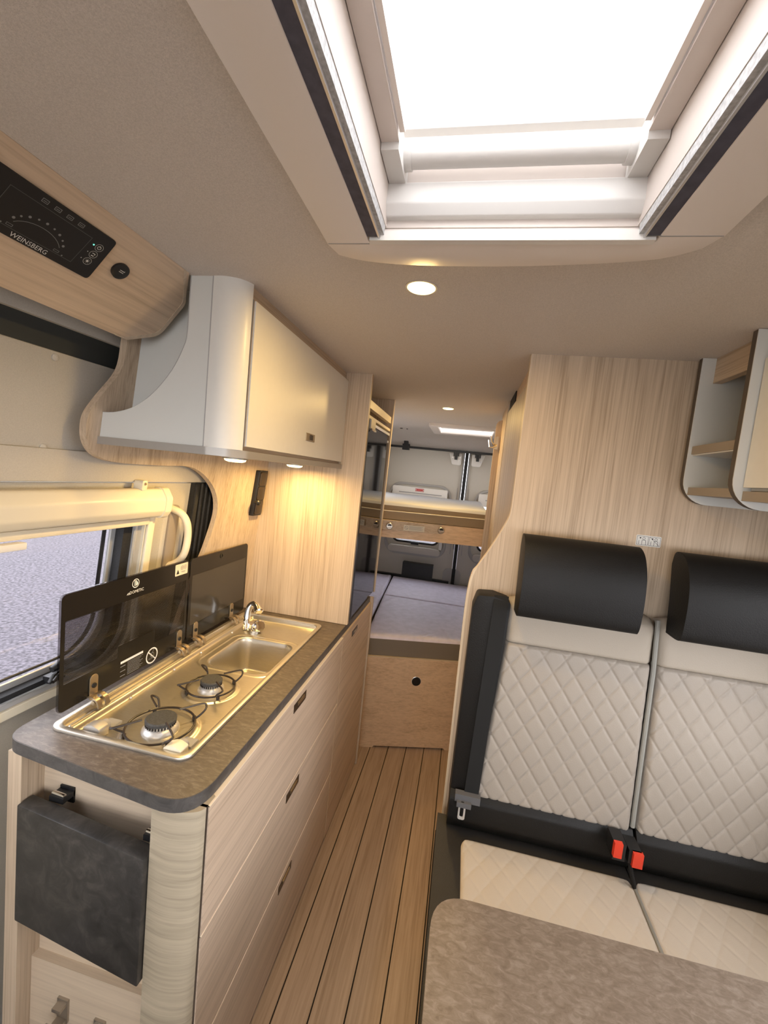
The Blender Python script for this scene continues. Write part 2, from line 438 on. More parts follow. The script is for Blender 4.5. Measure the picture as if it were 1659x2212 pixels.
# sliding door with window opening
WY0, WY1, WZ0, WZ1 = 0.20, 1.085, 0.935, 1.385
d1 = struct(mk('door_1', exL([(-0.42, -0.05), (1.275, -0.05), (1.275, 1.463), (-0.42, 1.463)], [rr(WY0, WY1, WZ0, WZ1, [0.11, 0.11, 0.02, 0.02], 8)], -1.052, -1.10), 'door_vinyl', smooth=False),
            'beige sliding side door with a wide window', 'door')
mk('handle_recess', exL(rr(1.17, 1.262, 1.12, 1.375, 0.03), None, -1.0515, -1.06), 'wall_vinyl', d1)
mk('door_seal', exL([(1.275, -0.05), (1.44, -0.05), (1.44, 1.465), (1.275, 1.465)], None, -1.036, -1.09), 'black_rubber', d1, smooth=False, label='black rubber door seal')
for y in (1.312, 1.336, 1.362, 1.39):
    mk('seal_rib', tube([LW(-1.034)(y, 0.9), LW(-1.031)(y, 1.2), LW(-1.034)(y - 0.004, 1.464)], 0.006, 6), 'black_rubber', d1)
mk('lock_bar', exL([(1.278, 0.9), (1.296, 0.9), (1.296, 1.46), (1.278, 1.46)], None, -1.030, -1.06, 0.003), 'black_rubber', d1)

# side window in the sliding door
def lring(name, o, h, c0, c1, mat, p, r=0.002, label=None):
    return mk(name, exL(o, [h], c0, c1, r, 1), mat, p, label=label)
w1 = thing('window_1', LW(-1.06)(0.64, 0.935), 'side window with cream frame looking onto asphalt', 'window'); struct(w1)
R4 = [0.10, 0.10, 0.012, 0.012]
lring('inner_frame', rr(0.175, 1.112, 0.915, 1.405, [0.12, 0.12, 0.015, 0.015], 8), rr(0.20, 1.083, 0.937, 1.372, R4, 8), -1.036, -1.054, 'cream_plastic', w1)
lring('grey_frame', rr(0.20, 1.083, 0.937, 1.372, R4, 8), rr(0.222, 1.056, 0.951, 1.358, R4, 8), -1.046, -1.062, 'grey_plastic', w1)
lring('alu_line', rr(0.222, 1.066, 0.951, 1.358, R4, 8), rr(0.226, 1.060, 0.955, 1.354, R4, 8), -1.0445, -1.05, 'alu_light', w1, 0)
lring('gasket', rr(0.222, 1.056, 0.951, 1.358, R4, 8), rr(0.25, 1.026, 0.967, 1.346, R4, 8), -1.052, -1.088, 'black_rubber', w1)
lring('alu_sill', rr(0.245, 1.031, 0.962, 1.351, R4, 8), rr(0.255, 1.010, 0.985, 1.345, R4, 8), -1.078, -1.086, 'alu_light', w1)
lring('pane_border', rr(0.26, 1.008, 0.985, 1.345, R4, 8), rr(0.272, 0.994, 0.993, 1.340, R4, 8), -1.088, -1.092, 'black_plastic', w1)
mk('pane', exL(rr(0.25, 1.026, 0.967, 1.346, R4, 8), None, -1.0935, -1.0965), 'window_glass', w1, smooth=False)
st = mk('window_stay', tube([LW(-1.035)(0.905, 1.0), LW(-1.03)(0.86, 1.003), LW(-1.03)(0.842, 0.998)], [0.007, 0.011, 0.008], 10), 'black_plastic', w1, label='black window latch')
mk('latch_hook', tube([LW(-1.02)(0.862, 0.995), LW(-1.012)(0.832, 0.992), LW(-1.012)(0.824, 0.980), LW(-1.015)(0.836, 0.972), LW(-1.02)(0.85, 0.978)], 0.0042, 8), 'black_plastic', st)
mk('latch_base', box(-0.918, -0.895, 0.845, 0.885, 0.958, 0.975, 0.003), 'black_plastic', st)

# grab handle on the door
gh = thing('grab_handle', LW(-1.04)(1.24, 1.18), 'cream plastic grab handle on the sliding door', 'handle')
hp = [LW(-1.047)(1.192, 1.382), LW(-1.020)(1.207, 1.368), LW(-1.001)(1.216, 1.338), LW(-0.998)(1.226, 1.290), LW(-1.000)(1.225, 1.238), LW(-1.018)(1.224, 1.206), LW(-1.047)(1.212, 1.188)]
mk('grip', tube(spline(hp, 5), 0.0115, 12), 'cream_plastic', gh)
mk('back_plate', exL(rr(1.190, 1.232, 1.178, 1.392, 0.018), None, -1.044, -1.0515, 0.002), 'shelf_brown', gh)

# roller blind cassette over the window
rb = thing('roller_blind', LW(-1.03)(0.65, 1.37), 'cream roller blind cassette above the side window', 'blind')
def cass(c_in, c_out, z0, z1, y0, y1, mat, name, r=0.022):
    # profile across (c, z) extruded along y
    prof = roundpoly([(c_out, z0), (c_in - 0.012, z0), (c_in, z0 + 0.02), (c_in, z1 - 0.03), (c_in - 0.02, z1), (c_out, z1)], [0, 0.012, 0.015, 0.02, 0.015, 0], 4)
    f = lambda y: (lambda u, v: (0.045 * y + 0.103 * v + u, y, v))
    return mk(name, extr(prof, None, f(y0), f(y1)), mat, rb)
cass(-0.992, -1.036, 1.366, 1.450, 0.15, 1.098, 'cream_plastic', 'cassette')
cass(-0.989, -1.036, 1.363, 1.453, 1.098, 1.122, 'cream_plastic', 'end_cap')
mk('mount_clip', exL(rr(1.018, 1.036, 1.446, 1.474, 0.005, 3), None, -1.006, -1.034, 0.001), 'cream_plastic', rb)
mk('screw', lathe(LW(-1.006)(1.027, 1.464), [(0.0042, 0), (0.0035, 0.002)], (1, 0, 0), 12), 'hinge_brass', rb)
mk('lower_rail', exL([(0.15, 1.342), (1.083, 1.342), (1.083, 1.363), (0.15, 1.363)], None, -1.022, -1.035, 0.003), 'cream_plastic', rb)
mk('pull_bar', exL([(0.40, 1.322), (0.735, 1.322), (0.735, 1.338), (0.40, 1.338)], None, -1.010, -1.034, 0.003), 'white_plastic', rb)
mk('side_guide', exL([(1.085, 0.93), (1.110, 0.93), (1.110, 1.365), (1.085, 1.365)], None, -1.026, -1.036, 0.003), 'cream_plastic', rb)

# right wall
def RW(c): return lambda y, z: (c - 0.06 * (z - 0.9), y, z)
wr = struct(mk('wall_right', extr([(-0.6, -0.05), (3.9, -0.05), (3.9, 1.99), (-0.6, 1.99)], [rr(-0.15, 1.05, 0.90, 1.44, 0.05), rr(2.55, 3.35, 1.46, 1.76, 0.05)], RW(1.02), RW(1.06)), 'wall_vinyl', smooth=False),  # dinette window enlarged and unseen bunk-level opening added, both for daylight
            'beige vinyl side wall behind the bench seat', 'wall')

# cab end behind the viewer with an unseen windscreen opening added for daylight
struct(mk('wall_front', exY([(-1.05, -0.05), (1.12, -0.05), (1.12, 1.99), (-1.05, 1.99)], [rr(-0.85, 0.95, 0.95, 1.78, 0.08)], -1.33, -1.29), 'wall_vinyl', smooth=False), 'grey cab end wall around the windscreen opening', 'wall')
mk('cab_panel', extr([(-1.29, -0.05), (-0.6, -0.05), (-0.6, 1.99), (-1.29, 1.99)], [rr(-1.2, -0.68, 0.95, 1.6, 0.06)], RW(1.02), RW(1.06)), 'wall_vinyl', wr, smooth=False)

# tall partition behind the bench (wood, with a sweeping edge towards the aisle)
edge = spline([(0.196, 1.5), (0.189, 1.457), (0.149, 1.367), (0.112, 1.293), (0.1015, 1.224), (0.100, 1.12)], 5)
po = [(0.197, ZC)] + edge + [(0.106, 0.53), (0.106, 0.0), (1.0, 0.0), (0.985, ZC)]
wp = struct(mk('wall_partition', exY(po, None, 1.303, 1.321), 'wood_z', smooth=False), 'tall light oak partition behind the headrests', 'wall')
eb = [(x, z) for x, z in ([(0.197, ZC)] + edge + [(0.106, 0.53), (0.106, 0.0)])]
eb2 = [(x - (0.002 if z > 1.3 else 0.0065), z) for x, z in eb]
mk('edge_band', exY(eb + eb2[::-1], None, 1.302, 1.330), 'edge_light', wp, label='pale edge band')

# bathroom wall along the aisle
wb = struct(mk('wall_bathroom', exX([(1.321, 0), (2.02, 0), (2.02, 1.886), (1.321, 1.872)], None, 0.202, 0.222), 'wood_z', smooth=False), 'oak sliding door wall of the washroom beside the aisle', 'wall')
mk('header', exX([(1.321, 1.872), (1.80, 1.872), (1.80, ZC), (1.321, ZC)], None, 0.212, 0.232), 'wood_bed', wb, smooth=False)
mk('slot_back', exX([(1.80, 1.884), (2.02, 1.887), (2.02, ZC), (1.80, ZC)], None, 0.2075, 0.222), 'dark_gap', wb, smooth=False)
mk('wall_end', exX([(2.02, 0), (2.42, 0), (2.42, ZC), (2.02, ZC)], None, 0.206, 0.226), 'wood_z', wb, smooth=False)
mk('end_strip', exX([(2.018, 0.5), (2.03, 0.5), (2.03, ZC), (2.018, ZC)], None, 0.200, 0.207), 'edge_light', wb, smooth=False)

# wood lining round the kitchen corner (with the cut-out for the sliding door)
curve = spline([(0.895, 1.86), (0.895, 1.807), (0.889, 1.738), (0.842, 1.664), (0.819, 1.618), (0.824, 1.567), (0.855, 1.533), (0.922, 1.519), (1.06, 1.518), (1.199, 1.516), (1.307, 1.459), (1.354, 1.376), (1.332, 1.262), (1.296, 1.17), (1.257, 1.063), (1.215, 0.926)], 5)
lin = curve + [(1.657, 0.926), (1.657, ZC), (0.895, ZC)]
wk = struct(mk('wall_kitchen', exL(lin, None, -0.9923, -1.010), 'wood_z', smooth=False), 'oak lining panel around the sliding door opening behind the hob', 'wall')
# tall panel between kitchen and fridge
wf = struct(mk('wall_fridge', exY([(-0.86, 0.924), (-0.3615, 0.924), (-0.3545, ZC), (-0.74, ZC)], None, 1.657, 1.675), 'wood_z', smooth=False), 'tall oak panel between the sink and the fridge', 'wall')
mk('edge_band', exY([(-0.3615, 0.924), (-0.359, 0.924), (-0.352, ZC), (-0.3545, ZC)], None, 1.656, 1.676), 'edge_light', wf)

# ------------------------------------------------------------------ skylight
w2 = thing('window_2', (0.06, 0.34, 1.90), 'large bright roof skylight with cream frame', 'window'); struct(w2)
zt = ZC - 0.02
# outer trim ring: left/right boards and a bowed far trim
so = [(-0.212, -0.08), (0.357, -0.08), (0.357, 0.672)] + spline([(0.345, 0.705), (0.30, 0.735), (0.203, 0.752), (0.07, 0.762), (-0.073, 0.761), (-0.16, 0.748), (-0.203, 0.728)], 3) + [(-0.212, 0.695)]
mk('trim_frame', exZ(so, [rr(-0.141, 0.277, -0.02, 0.688, 0.002, 1)], zt, ZC + 0.001, 0.004), 'frame_plastic', w2)
mk('trim_joint', box(-0.21, -0.141, 0.6905, 0.6925, zt - 0.0004, zt + 0.002), 'grey_plastic', w2)
mk('trim_joint', box(0.277, 0.355, 0.6715, 0.6735, zt - 0.0004, zt + 0.002), 'grey_plastic', w2)
mk('far_rail', box(-0.138, 0.274, 0.678, 0.690, zt - 0.002, zt + 0.012, 0.002), 'white_plastic', w2)
for s_, xa, xb in ((0, -0.141, -0.124), (1, 0.260, 0.277)):
    mk('brush_slot', box(xa, xb, -0.02, 0.674, zt + 0.0015, zt + 0.018), 'slot_grey', w2, label='dark brush slot of the blind')
    q = -0.1225 if s_ == 0 else 0.2585
    mk('rail_lip', box(q - 0.0015, q + 0.0015, -0.02, 0.680, zt + 0.001, zt + 0.022, 0.0005, 1), 'alu_light', w2)
    q = -0.118 if s_ == 0 else 0.254
    mk('brush', box(q - 0.003, q + 0.003, -0.02, 0.680, zt + 0.006, zt + 0.024, 0.001, 1), 'brush_grey', w2)
# shaft walls
mk('shaft_wall', box(-0.165, -0.114, -0.02, 0.70, ZC + 0.001, 2.085), 'skylight_plastic', w2, smooth=False)
mk('shaft_wall', box(0.250, 0.300, -0.02, 0.70, ZC + 0.001, 2.085), 'skylight_plastic', w2, smooth=False)
mk('shaft_wall', box(-0.114, 0.250, -0.02, 0.0, ZC + 0.001, 2.085), 'skylight_plastic', w2, smooth=False)
mk('shaft_wall', box(-0.114, 0.250, 0.686, 0.70, ZC + 0.001, 2.085), 'skylight_plastic', w2, smooth=False)
mk('step_ledge', exX(roundpoly([(0.686, 1.952), (0.686, 2.0), (0.672, 2.0), (0.668, 1.968), (0.676, 1.952)], [0, 0, 0.004, 0.008, 0.004]), None, -0.114, 0.250), 'roller_plastic', w2)
# inner blind frame with roller
for xa, xb in ((-0.113, -0.088), (0.224, 0.249)):
    mk('blind_rail', box(xa, xb, 0.0, 0.605, 2.008, 2.03, 0.004), 'skylight_plastic', w2)
    mk('blind_end', box(xa, xb, 0.605, 0.684, 1.998, 2.036, 0.006, 3), 'roller_plastic', w2)
for xa, xb in ((-0.086, -0.079), (0.215, 0.222)):
    mk('rail_edge', box(xa, xb, 0.0, 0.595, 2.012, 2.026, 0.002), 'frame_plastic', w2)
bl = mk('blind_roller', tube([(-0.090, 0.655, 2.024), (0.226, 0.655, 2.024)], 0.016, 20), 'roller_plastic', w2)
mk('roller_cap', tube([(-0.094, 0.655, 2.024), (-0.078, 0.655, 2.024)], 0.0185, 20), 'roller_plastic', bl)
mk('roller_cap', tube([(0.214, 0.655, 2.024), (0.230, 0.655, 2.024)], 0.0185, 20), 'roller_plastic', bl)
mk('dome_rim', box(-0.112, 0.248, 0.640, 0.655, 2.05, 2.062, 0.003), 'roller_plastic', w2)
mk('pane', box(-0.165, 0.300, -0.02, 0.70, 2.086, 2.091), 'skylight_glass', w2, smooth=False)

# rear roof vent
w3 = thing('window_3', (0.01, 3.22, 1.91), 'small white roof vent above the bunk', 'window'); struct(w3)
mk('vent_frame', exZ(rr(-0.245, 0.262, 2.975, 3.49, 0.02), [rr(-0.185, 0.205, 3.035, 3.40, 0.008)], 1.921, ZC + 0.001, 0.004), 'frame_plastic', w3)
for k, y in enumerate((3.04, 3.13, 3.22, 3.31)):
    mk('louvre', box(-0.185, 0.205, y, y + 0.065, 1.955, 1.963, 0.002), 'white_plastic', w3)
mk('pane', box(-0.20, 0.22, 3.02, 3.42, 1.992, 1.996), 'skylight_glass', w3, smooth=False)

# ------------------------------------------------------------------ rear doors
def rear_door(name, x0, x1, wx0, wx1, label):
    d = struct(mk(name, exY([(x0, -0.05), (x1, -0.05), (x1, 1.815), (x0, 1.815)], [rr(wx0, wx1, 0.955, 1.43, 0.06, 6)], 3.845, 3.90), 'rear_vinyl', smooth=False), label, 'door')
    mk('window_surround', exY(rr(wx0 - 0.065, wx1 + 0.065, 0.845, 1.505, 0.11, 8), [rr(wx0 - 0.045, wx1 + 0.045, 0.885, 1.485, 0.10, 8)], 3.828, 3.847, 0.006), 'rear_trim', d)
    mk('sill', exY(rr(wx0 - 0.02, wx1 + 0.02, 0.87, 0.93, 0.025, 5), None, 3.80, 3.846, 0.01), 'rear_vinyl', d)
    return d
d2 = rear_door('door_2', -0.93, 0.018, -0.56, -0.125, 'grey rear door carrying the red sticker')
d3 = rear_door('door_3', 0.052, 1.05, 0.205, 0.65, 'grey rear door behind the washroom wall')
for nm, a, b, d, lb in (('window_4', -0.56, -0.125, d2, 'rear door window under the blind cassette with red sticker'), ('window_5', 0.205, 0.65, d3, 'rear door window mostly hidden by the washroom wall')):
    w = thing(nm, ((a + b) / 2, 3.85, 0.955), lb, 'window'); struct(w)
    mk('gasket', exY(rr(a, b, 0.955, 1.43, 0.06, 6), [rr(a + 0.016, b - 0.016, 0.971, 1.414, 0.05, 6)], 3.84, 3.90), 'black_rubber', w)
    mk('pane', exY(rr(a + 0.016, b - 0.016, 0.971, 1.414, 0.05, 6), None, 3.88, 3.884), 'window_glass', w, smooth=False)
    mk('latch', box((a + b) / 2 - 0.035, (a + b) / 2 + 0.035, 3.83, 3.845, 0.945, 0.968, 0.004), 'black_plastic', w)
    c = mk('blind_cassette', exY(rr(a - 0.03, b + 0.03, 1.360, 1.468, 0.012), None, 3.795, 3.84, 0.004), 'white_plastic', w)
    mk('cassette_slot', box(a + 0.03, b - 0.02, 3.793, 3.80, 1.412, 1.420), 'grey_plastic', c)
    mk('blind_side', box(b + 0.004, b + 0.03, 3.805, 3.84, 0.93, 1.40, 0.004), 'white_plastic', w)
    if nm == 'window_4':
        s = mk('warning_sticker', box(-0.385, -0.305, 3.7935, 3.7948, 1.430, 1.462), 'print_white', w, label='small red and white warning sticker')
        f = Flat((-0.345, 3.7935, 1.446), (1, 0, 0), (0, 0, 1)); f.frame(-0.038, 0.038, -0.013, 0.013, 0.004); f.rect(-0.03, 0.03, -0.007, 0.007); f.done('sticker_print', 'print_red', s)
# centre seal and strips between the rear doors
cs = mk('centre_seal', box(0.020, 0.050, 3.815, 3.86, 0.55, 1.815, 0.004), 'black_rubber', d2, label='black seal between the rear doors')
for xa in (0.004, 0.054):
    mk('seal_strip', box(xa, xa + 0.012, 3.822, 3.85, 0.95, 1.815, 0.003), 'seal_grey', d2)
mk('seal_edge', box(-0.02, -0.014, 3.838, 3.848, 0.9, 1.5), 'rear_trim', d2)
mk('seal_edge', box(0.082, 0.088, 3.838, 3.848, 0.9, 1.5), 'rear_trim', d2)
for s, xc in ((-1, -0.058), (1, 0.128)):
    dd = d2 if s < 0 else d3
    pl = mk('hinge_plate', exY(roundpoly([(xc - 0.062 if s < 0 else xc - 0.05, 1.80), (xc + 0.05 if s < 0 else xc + 0.062, 1.80), (xc + 0.05 if s < 0 else xc + 0.03, 1.70), (xc - 0.03 if s < 0 else xc - 0.05, 1.70)], [0, 0, 0.02, 0.02]), None, 3.825, 3.846, 0.003), 'white_plastic', dd)
    lt = mk('latch', box(xc - 0.013, xc + 0.013, 3.80, 3.826, 1.745, 1.805, 0.004), 'black_plastic', dd)
    mk('latch_fork', box(xc - 0.024, xc - 0.016, 3.80, 3.826, 1.775, 1.822, 0.002), 'black_plastic', lt)
    mk('latch_fork', box(xc + 0.016, xc + 0.024, 3.80, 3.826, 1.775, 1.822, 0.002), 'black_plastic', lt)
    for dx, dz in ((-0.03, 1.765), (0.032, 1.768), (0.03, 1.742)):
        mk('bolt', lathe((xc + dx, 3.826, dz), [(0.006, 0), (0.005, 0.003)], (0, -1, 0), 10), 'alu_light', pl)
mk('lower_box', box(-0.425, -0.15, 3.77, 3.846, 0.64, 0.785, 0.02, 3), 'black_plastic', d2, label='black lock cover')
mk('bottom_rail', box(-0.93, 0.0, 3.80, 3.846, 0.56, 0.655, 0.008), 'black_plastic', d2)
mk('lock_plate', exY(rr(-0.06, 0.10, 0.61, 0.77, 0.05), None, 3.83, 3.846, 0.003), 'rear_trim', d2)
# curtain rail over the rear doors
cr = thing('curtain_rail', (0.0, 3.79, 1.80), 'black rail across the top of the rear doors', 'rail')
mk('rail', box(-0.93, 1.05, 3.775, 3.80, 1.808, 1.826, 0.003), 'black_plastic', cr)
mk('clamp', box(-0.535, -0.475, 3.755, 3.80, 1.79, 1.842, 0.005), 'black_plastic', cr)
mk('clamp_tab', box(-0.525, -0.487, 3.76, 3.80, 1.842, 1.868, 0.004), 'black_plastic', cr)

# ================================================================== KITCHEN
ZW = 0.9226
kc = thing('kitchen_cabinet', (-0.6, 1.2, 0), 'long oak kitchen base cabinet with three drawers and a rounded end post', 'cabinet')
mk('carcass', box(-0.835, -0.377, 0.775, 1.600, 0.0, 0.775), 'wood_y', kc, smooth=False)
mk('front_rail', box(-0.395, -0.377, 0.72, 1.600, 0.775, 0.894), 'wood_y', kc, smooth=False)
mk('side_panel', box(-0.833, -0.798, 0.700, 0.78, 0.0, 0.894, 0.001, 1), 'wood_z', kc)
mk('niche_back', box(-0.798, -0.455, 0.752, 0.775, 0.0, 0.894), 'wood_end', kc, smooth=False)
mk('lower_panel', box(-0.798, -0.455, 0.734, 0.752, 0.0, 0.378, 0.004), 'wood_end', kc)
post = spline([(-0.458, 0.668), (-0.42, 0.663), (-0.388, 0.667), (-0.366, 0.677), (-0.358, 0.690)], 6) + [(-0.358, 0.720), (-0.458, 0.775)]
mk('corner_post', exZ(post, None, 0.0, 0.894), 'wood_post', kc, ang=50)
mk('post_gap', box(-0.372, -0.3575, 0.690, 0.696, 0.0, 0.894), 'handle_dark', kc, smooth=False)
DZ = [(0.030, 0.319), (0.323, 0.614), (0.618, 0.892)]
for z0, z1 in DZ:
    d = mk('drawer', box(-0.377, -0.355, 0.696, 1.5985, z0, z1, 0.0015, 1), 'wood_drawer', kc)
    mk('top_edge', box(-0.3775, -0.3546, 0.696, 1.5985, z1 - 0.0020, z1 + 0.0006), 'edge_bright', d, smooth=False)
    if z1 < 0.8: mk('drawer_gap_shade', box(-0.378, -0.372, 0.696, 1.5985, z1 + 0.0008, z1 + 0.0036), 'handle_dark', kc, smooth=False)  # dark strip standing in for the shade between drawers
    hz = z1 - 0.032
    h = mk('handle', box(-0.3562, -0.3538, 1.108, 1.202, hz - 0.013, hz + 0.013, 0.001, 1), 'handle_dark', d, label='dark recessed pull')
    mk('pull', box(-0.3545, -0.3515, 1.135, 1.185, hz - 0.002, hz + 0.007, 0.001, 1), 'hinge_brass', h)
mk('plinth', box(-0.400, -0.372, 0.72, 1.60, 0.0, 0.029), 'dark_gap', kc, smooth=False)
for xh, zh in ((-0.705, 0.272), (-0.607, 0.252)):
    h = mk('coat_hook', box(xh - 0.014, xh + 0.014, 0.729, 0.735, zh - 0.025, zh + 0.032, 0.001, 1), 'hook_steel', kc)
    mk('hook_arm', box(xh - 0.012, xh + 0.012, 0.700, 0.730, zh - 0.022, zh - 0.014, 0.002, 1), 'hook_steel', h)
    mk('hook_tip', box(xh - 0.012, xh + 0.012, 0.694, 0.702, zh - 0.022, zh + 0.006, 0.002, 1), 'hook_steel', h)
    mk('hook_top', box(xh - 0.010, xh + 0.012, 0.712, 0.730, zh + 0.020, zh + 0.028, 0.002, 1), 'hook_steel', h)

# cabinet below the fridge, same front line
fc = thing('fridge_cabinet', (-0.6, 1.9, 0), 'tall oak cabinet holding the black fridge, with a plain lower door', 'cabinet')
mk('carcass', box(-0.835, -0.377, 1.603, 2.112, 0.0, 0.894), 'wood_y', fc, smooth=False)
d = mk('door', box(-0.377, -0.355, 1.6015, 2.110, 0.020, 0.893, 0.0015, 1), 'wood_drawer', fc)
mk('edge', box(-0.3775, -0.3546, 1.6012, 1.603, 0.02, 0.893), 'edge_light', d, smooth=False)
h = mk('handle', box(-0.3562, -0.3538, 1.745, 1.835, 0.842, 0.866, 0.001, 1), 'handle_dark', d, label='dark recessed pull')
mk('pull', box(-0.3545, -0.3515, 1.772, 1.815, 0.850, 0.858, 0.001, 1), 'hinge_brass', h)
mk('end_panel', box(-0.835, -0.347, 2.112, 2.128, 0.0, 0.918, 0.001, 1), 'wood_z', fc)
# upper tower round the fridge
mk('tower_side', exY([(-0.84, 0.926), (-0.362, 0.926), (-0.355, ZC), (-0.74, ZC)], None, 2.188, 2.204), 'wood_z', fc, smooth=False)
mk('tower_edge', exY([(-0.362, 0.926), (-0.359, 0.926), (-0.352, ZC), (-0.355, ZC)], None, 2.187, 2.205), 'edge_light', fc, smooth=False)
mk('tower_back', box(-0.80, -0.74, 1.676, 2.187, 0.926, 1.93), 'dark_gap', fc, smooth=False)
mk('top_slat', box(-0.382, -0.361, 1.676, 2.187, 1.818, 1.850, 0.001, 1), 'cream_plastic', fc)
mk('vent_slat', box(-0.382, -0.361, 1.676, 2.187, 1.778, 1.790, 0.001, 1), 'cream_plastic', fc)
mk('tower_shelf', box(-0.74, -0.382, 1.676, 2.187, 1.776, 1.784), 'wood_y', fc, smooth=False)
# fridge
fr = thing('fridge', (-0.55, 1.93, 0.926), 'black glass fronted fridge reflecting the rear bed', 'fridge')
mk('body', box(-0.735, -0.382, 1.690, 2.180, 0.926, 1.774), 'black_plastic', fr, smooth=False)
mk('door', box(-0.381, -0.363, 1.712, 2.180, 0.934, 1.752, 0.002, 1), 'fridge_glass', fr)
mk('hinge_frame', box(-0.383, -0.3585, 1.679, 1.711, 0.928, 1.774, 0.003, 1), 'black_plastic', fr)
hd = mk('handle_strip', box(-0.375, -0.360, 1.712, 2.180, 1.754, 1.766, 0.002, 1), 'alu_light', fr)
mk('latch_cover', box(-0.372, -0.352, 1.716, 1.800, 1.738, 1.774, 0.005), 'strip_alu', fr)
mk('latch_grip', tube([(-0.350, 1.722, 1.735), (-0.344, 1.74, 1.729), (-0.344, 1.775, 1.729), (-0.350, 1.792, 1.735)], 0.0035, 8), 'chrome', fr)
mk('corner_bolt', lathe((-0.3632, 2.155, 1.722), [(0.007, 0), (0.006, 0.004)], (1, 0, 0), 14), 'alu_light', fr)

# worktop
wt = thing('kitchen_worktop', (-0.6, 1.3, 0.895), 'brown stone look kitchen worktop with dark rounded edge', 'worktop')
pl = roundpoly([(-0.849, 0.700), (-0.364, 0.648), (-0.3628, 2.109), (-0.845, 2.109)], [0.055, 0.075, 0, 0], 10)
hole = rr(-0.778, -0.456, 0.758, 1.594, 0.03)
def inset(poly, d):
    c = Vector((-0.6, 1.35)); out = []
    n = len(poly)
    for i in range(n):
        a = Vector(poly[i - 1]); b = Vector(poly[(i + 1) % n]); t = (b - a).normalized(); nn = Vector((-t.y, t.x))
        q = Vector(poly[i]) + nn * d
        out.append((q.x, q.y))
    return out
mk('slab', exZ(inset(pl, 0.0012), [hole], 0.895, ZW), 'worktop_stone', wt, smooth=False)
mk('edge_band', exZ(pl, [inset(pl, 0.0012)], 0.8945, ZW - 0.0006), 'edge_stone', wt, ang=50, label='dark edge band')

# folded-down flap hanging at the end of the worktop
ff = thing('folding_flap', (-0.63, 0.69, 0.515), 'dark stone look worktop flap folded down at the cabinet end', 'table flap')
fp = [(-0.796, 0.690), (-0.4605, 0.656), (-0.4595, 0.690), (-0.795, 0.724)]
mk('panel', exZ(fp, None, 0.516, 0.786, 0.003), 'flap_stone', ff)
for bx, by in ((-0.733, 0.722), (-0.478, 0.697)):
    b = mk('hinge_bracket', box(bx - 0.018, bx + 0.018, by, by + 0.030, 0.782, 0.794, 0.002, 1), 'black_plastic', ff)
    mk('bracket_pin', tube([(bx - 0.016, by + 0.008, 0.797), (bx + 0.016, by + 0.006, 0.797)], 0.004, 8), 'chrome', b)
    mk('bracket_plate', box(bx - 0.018, bx + 0.018, by + 0.026, 0.7525, 0.765, 0.800, 0.001, 1), 'black_plastic', b)

# ------------------------------------------------------------------ hob and sink unit
hb = thing('hob_sink_unit', (-0.617, 1.176, ZW), 'stainless steel two burner hob and sink with raised black glass lids', 'hob')
HX0, HX1, HY0, HY1 = -0.7907, -0.4440, 0.7459, 1.606
mk('rim', exZ(rr(HX0, HX1, HY0, HY1, 0.028, 6), [rr(HX0 + 0.016, HX1 - 0.016, HY0 + 0.016, HY1 - 0.016, 0.02, 6)], ZW - 0.001, ZW + 0.0075, 0.003), 'brushed_steel', hb)
def sst(a, b, x):
    t = min(1, max(0, (x - a) / (b - a))); return t * t * (3 - 2 * t)
def sdrr(x, y, cx, cy, hx, hy, r):
    qx = abs(x - cx) - hx + r; qy = abs(y - cy) - hy + r
    return math.hypot(max(qx, 0), max(qy, 0)) + min(max(qx, qy), 0) - r
BURN = [(-0.580, 0.842, 1.0), (-0.578, 1.040, 0.86)]
def tray(u, v):
    x = HX0 + 0.014 + u * (HX1 - HX0 - 0.028); y = HY0 + 0.014 + v * (HY1 - HY0 - 0.028)
    d = min(x - HX0 - 0.014, HX1 - 0.014 - x, y - HY0 - 0.014, HY1 - 0.014 - y)
    z = ZW + 0.006 - 0.020 * sst(0.0, 0.008, d)
    led = 1 - sst(-0.7475, -0.742, x)                     # hinge ledge along the back
    z = z + led * 0.0125 * sst(0.002, 0.012, d) + led * 0.003 * math.exp(-((x + 0.757) / 0.003) ** 2)
    z -= 0.115 * sst(0.0, 0.020, -sdrr(x, y, -0.587, 1.292, 0.106, 0.124, 0.045))
    z += 0.004 * sst(0.004, 0.0, abs(sdrr(x, y, -0.590, 1.292, 0.128, 0.140, 0.05)) ) * 0.6
    for bx, by, s in BURN:
        q = math.hypot(x - bx, y - by)
        z += 0.0035 * sst(0.088 * s, 0.080 * s, q)
    z -= 0.0018 * math.exp(-((x + 0.468) / 0.0018) ** 2)
    return (x, y, z)
mk('tray', grid(110, 280, tray), 'brushed_steel', hb, ang=70)
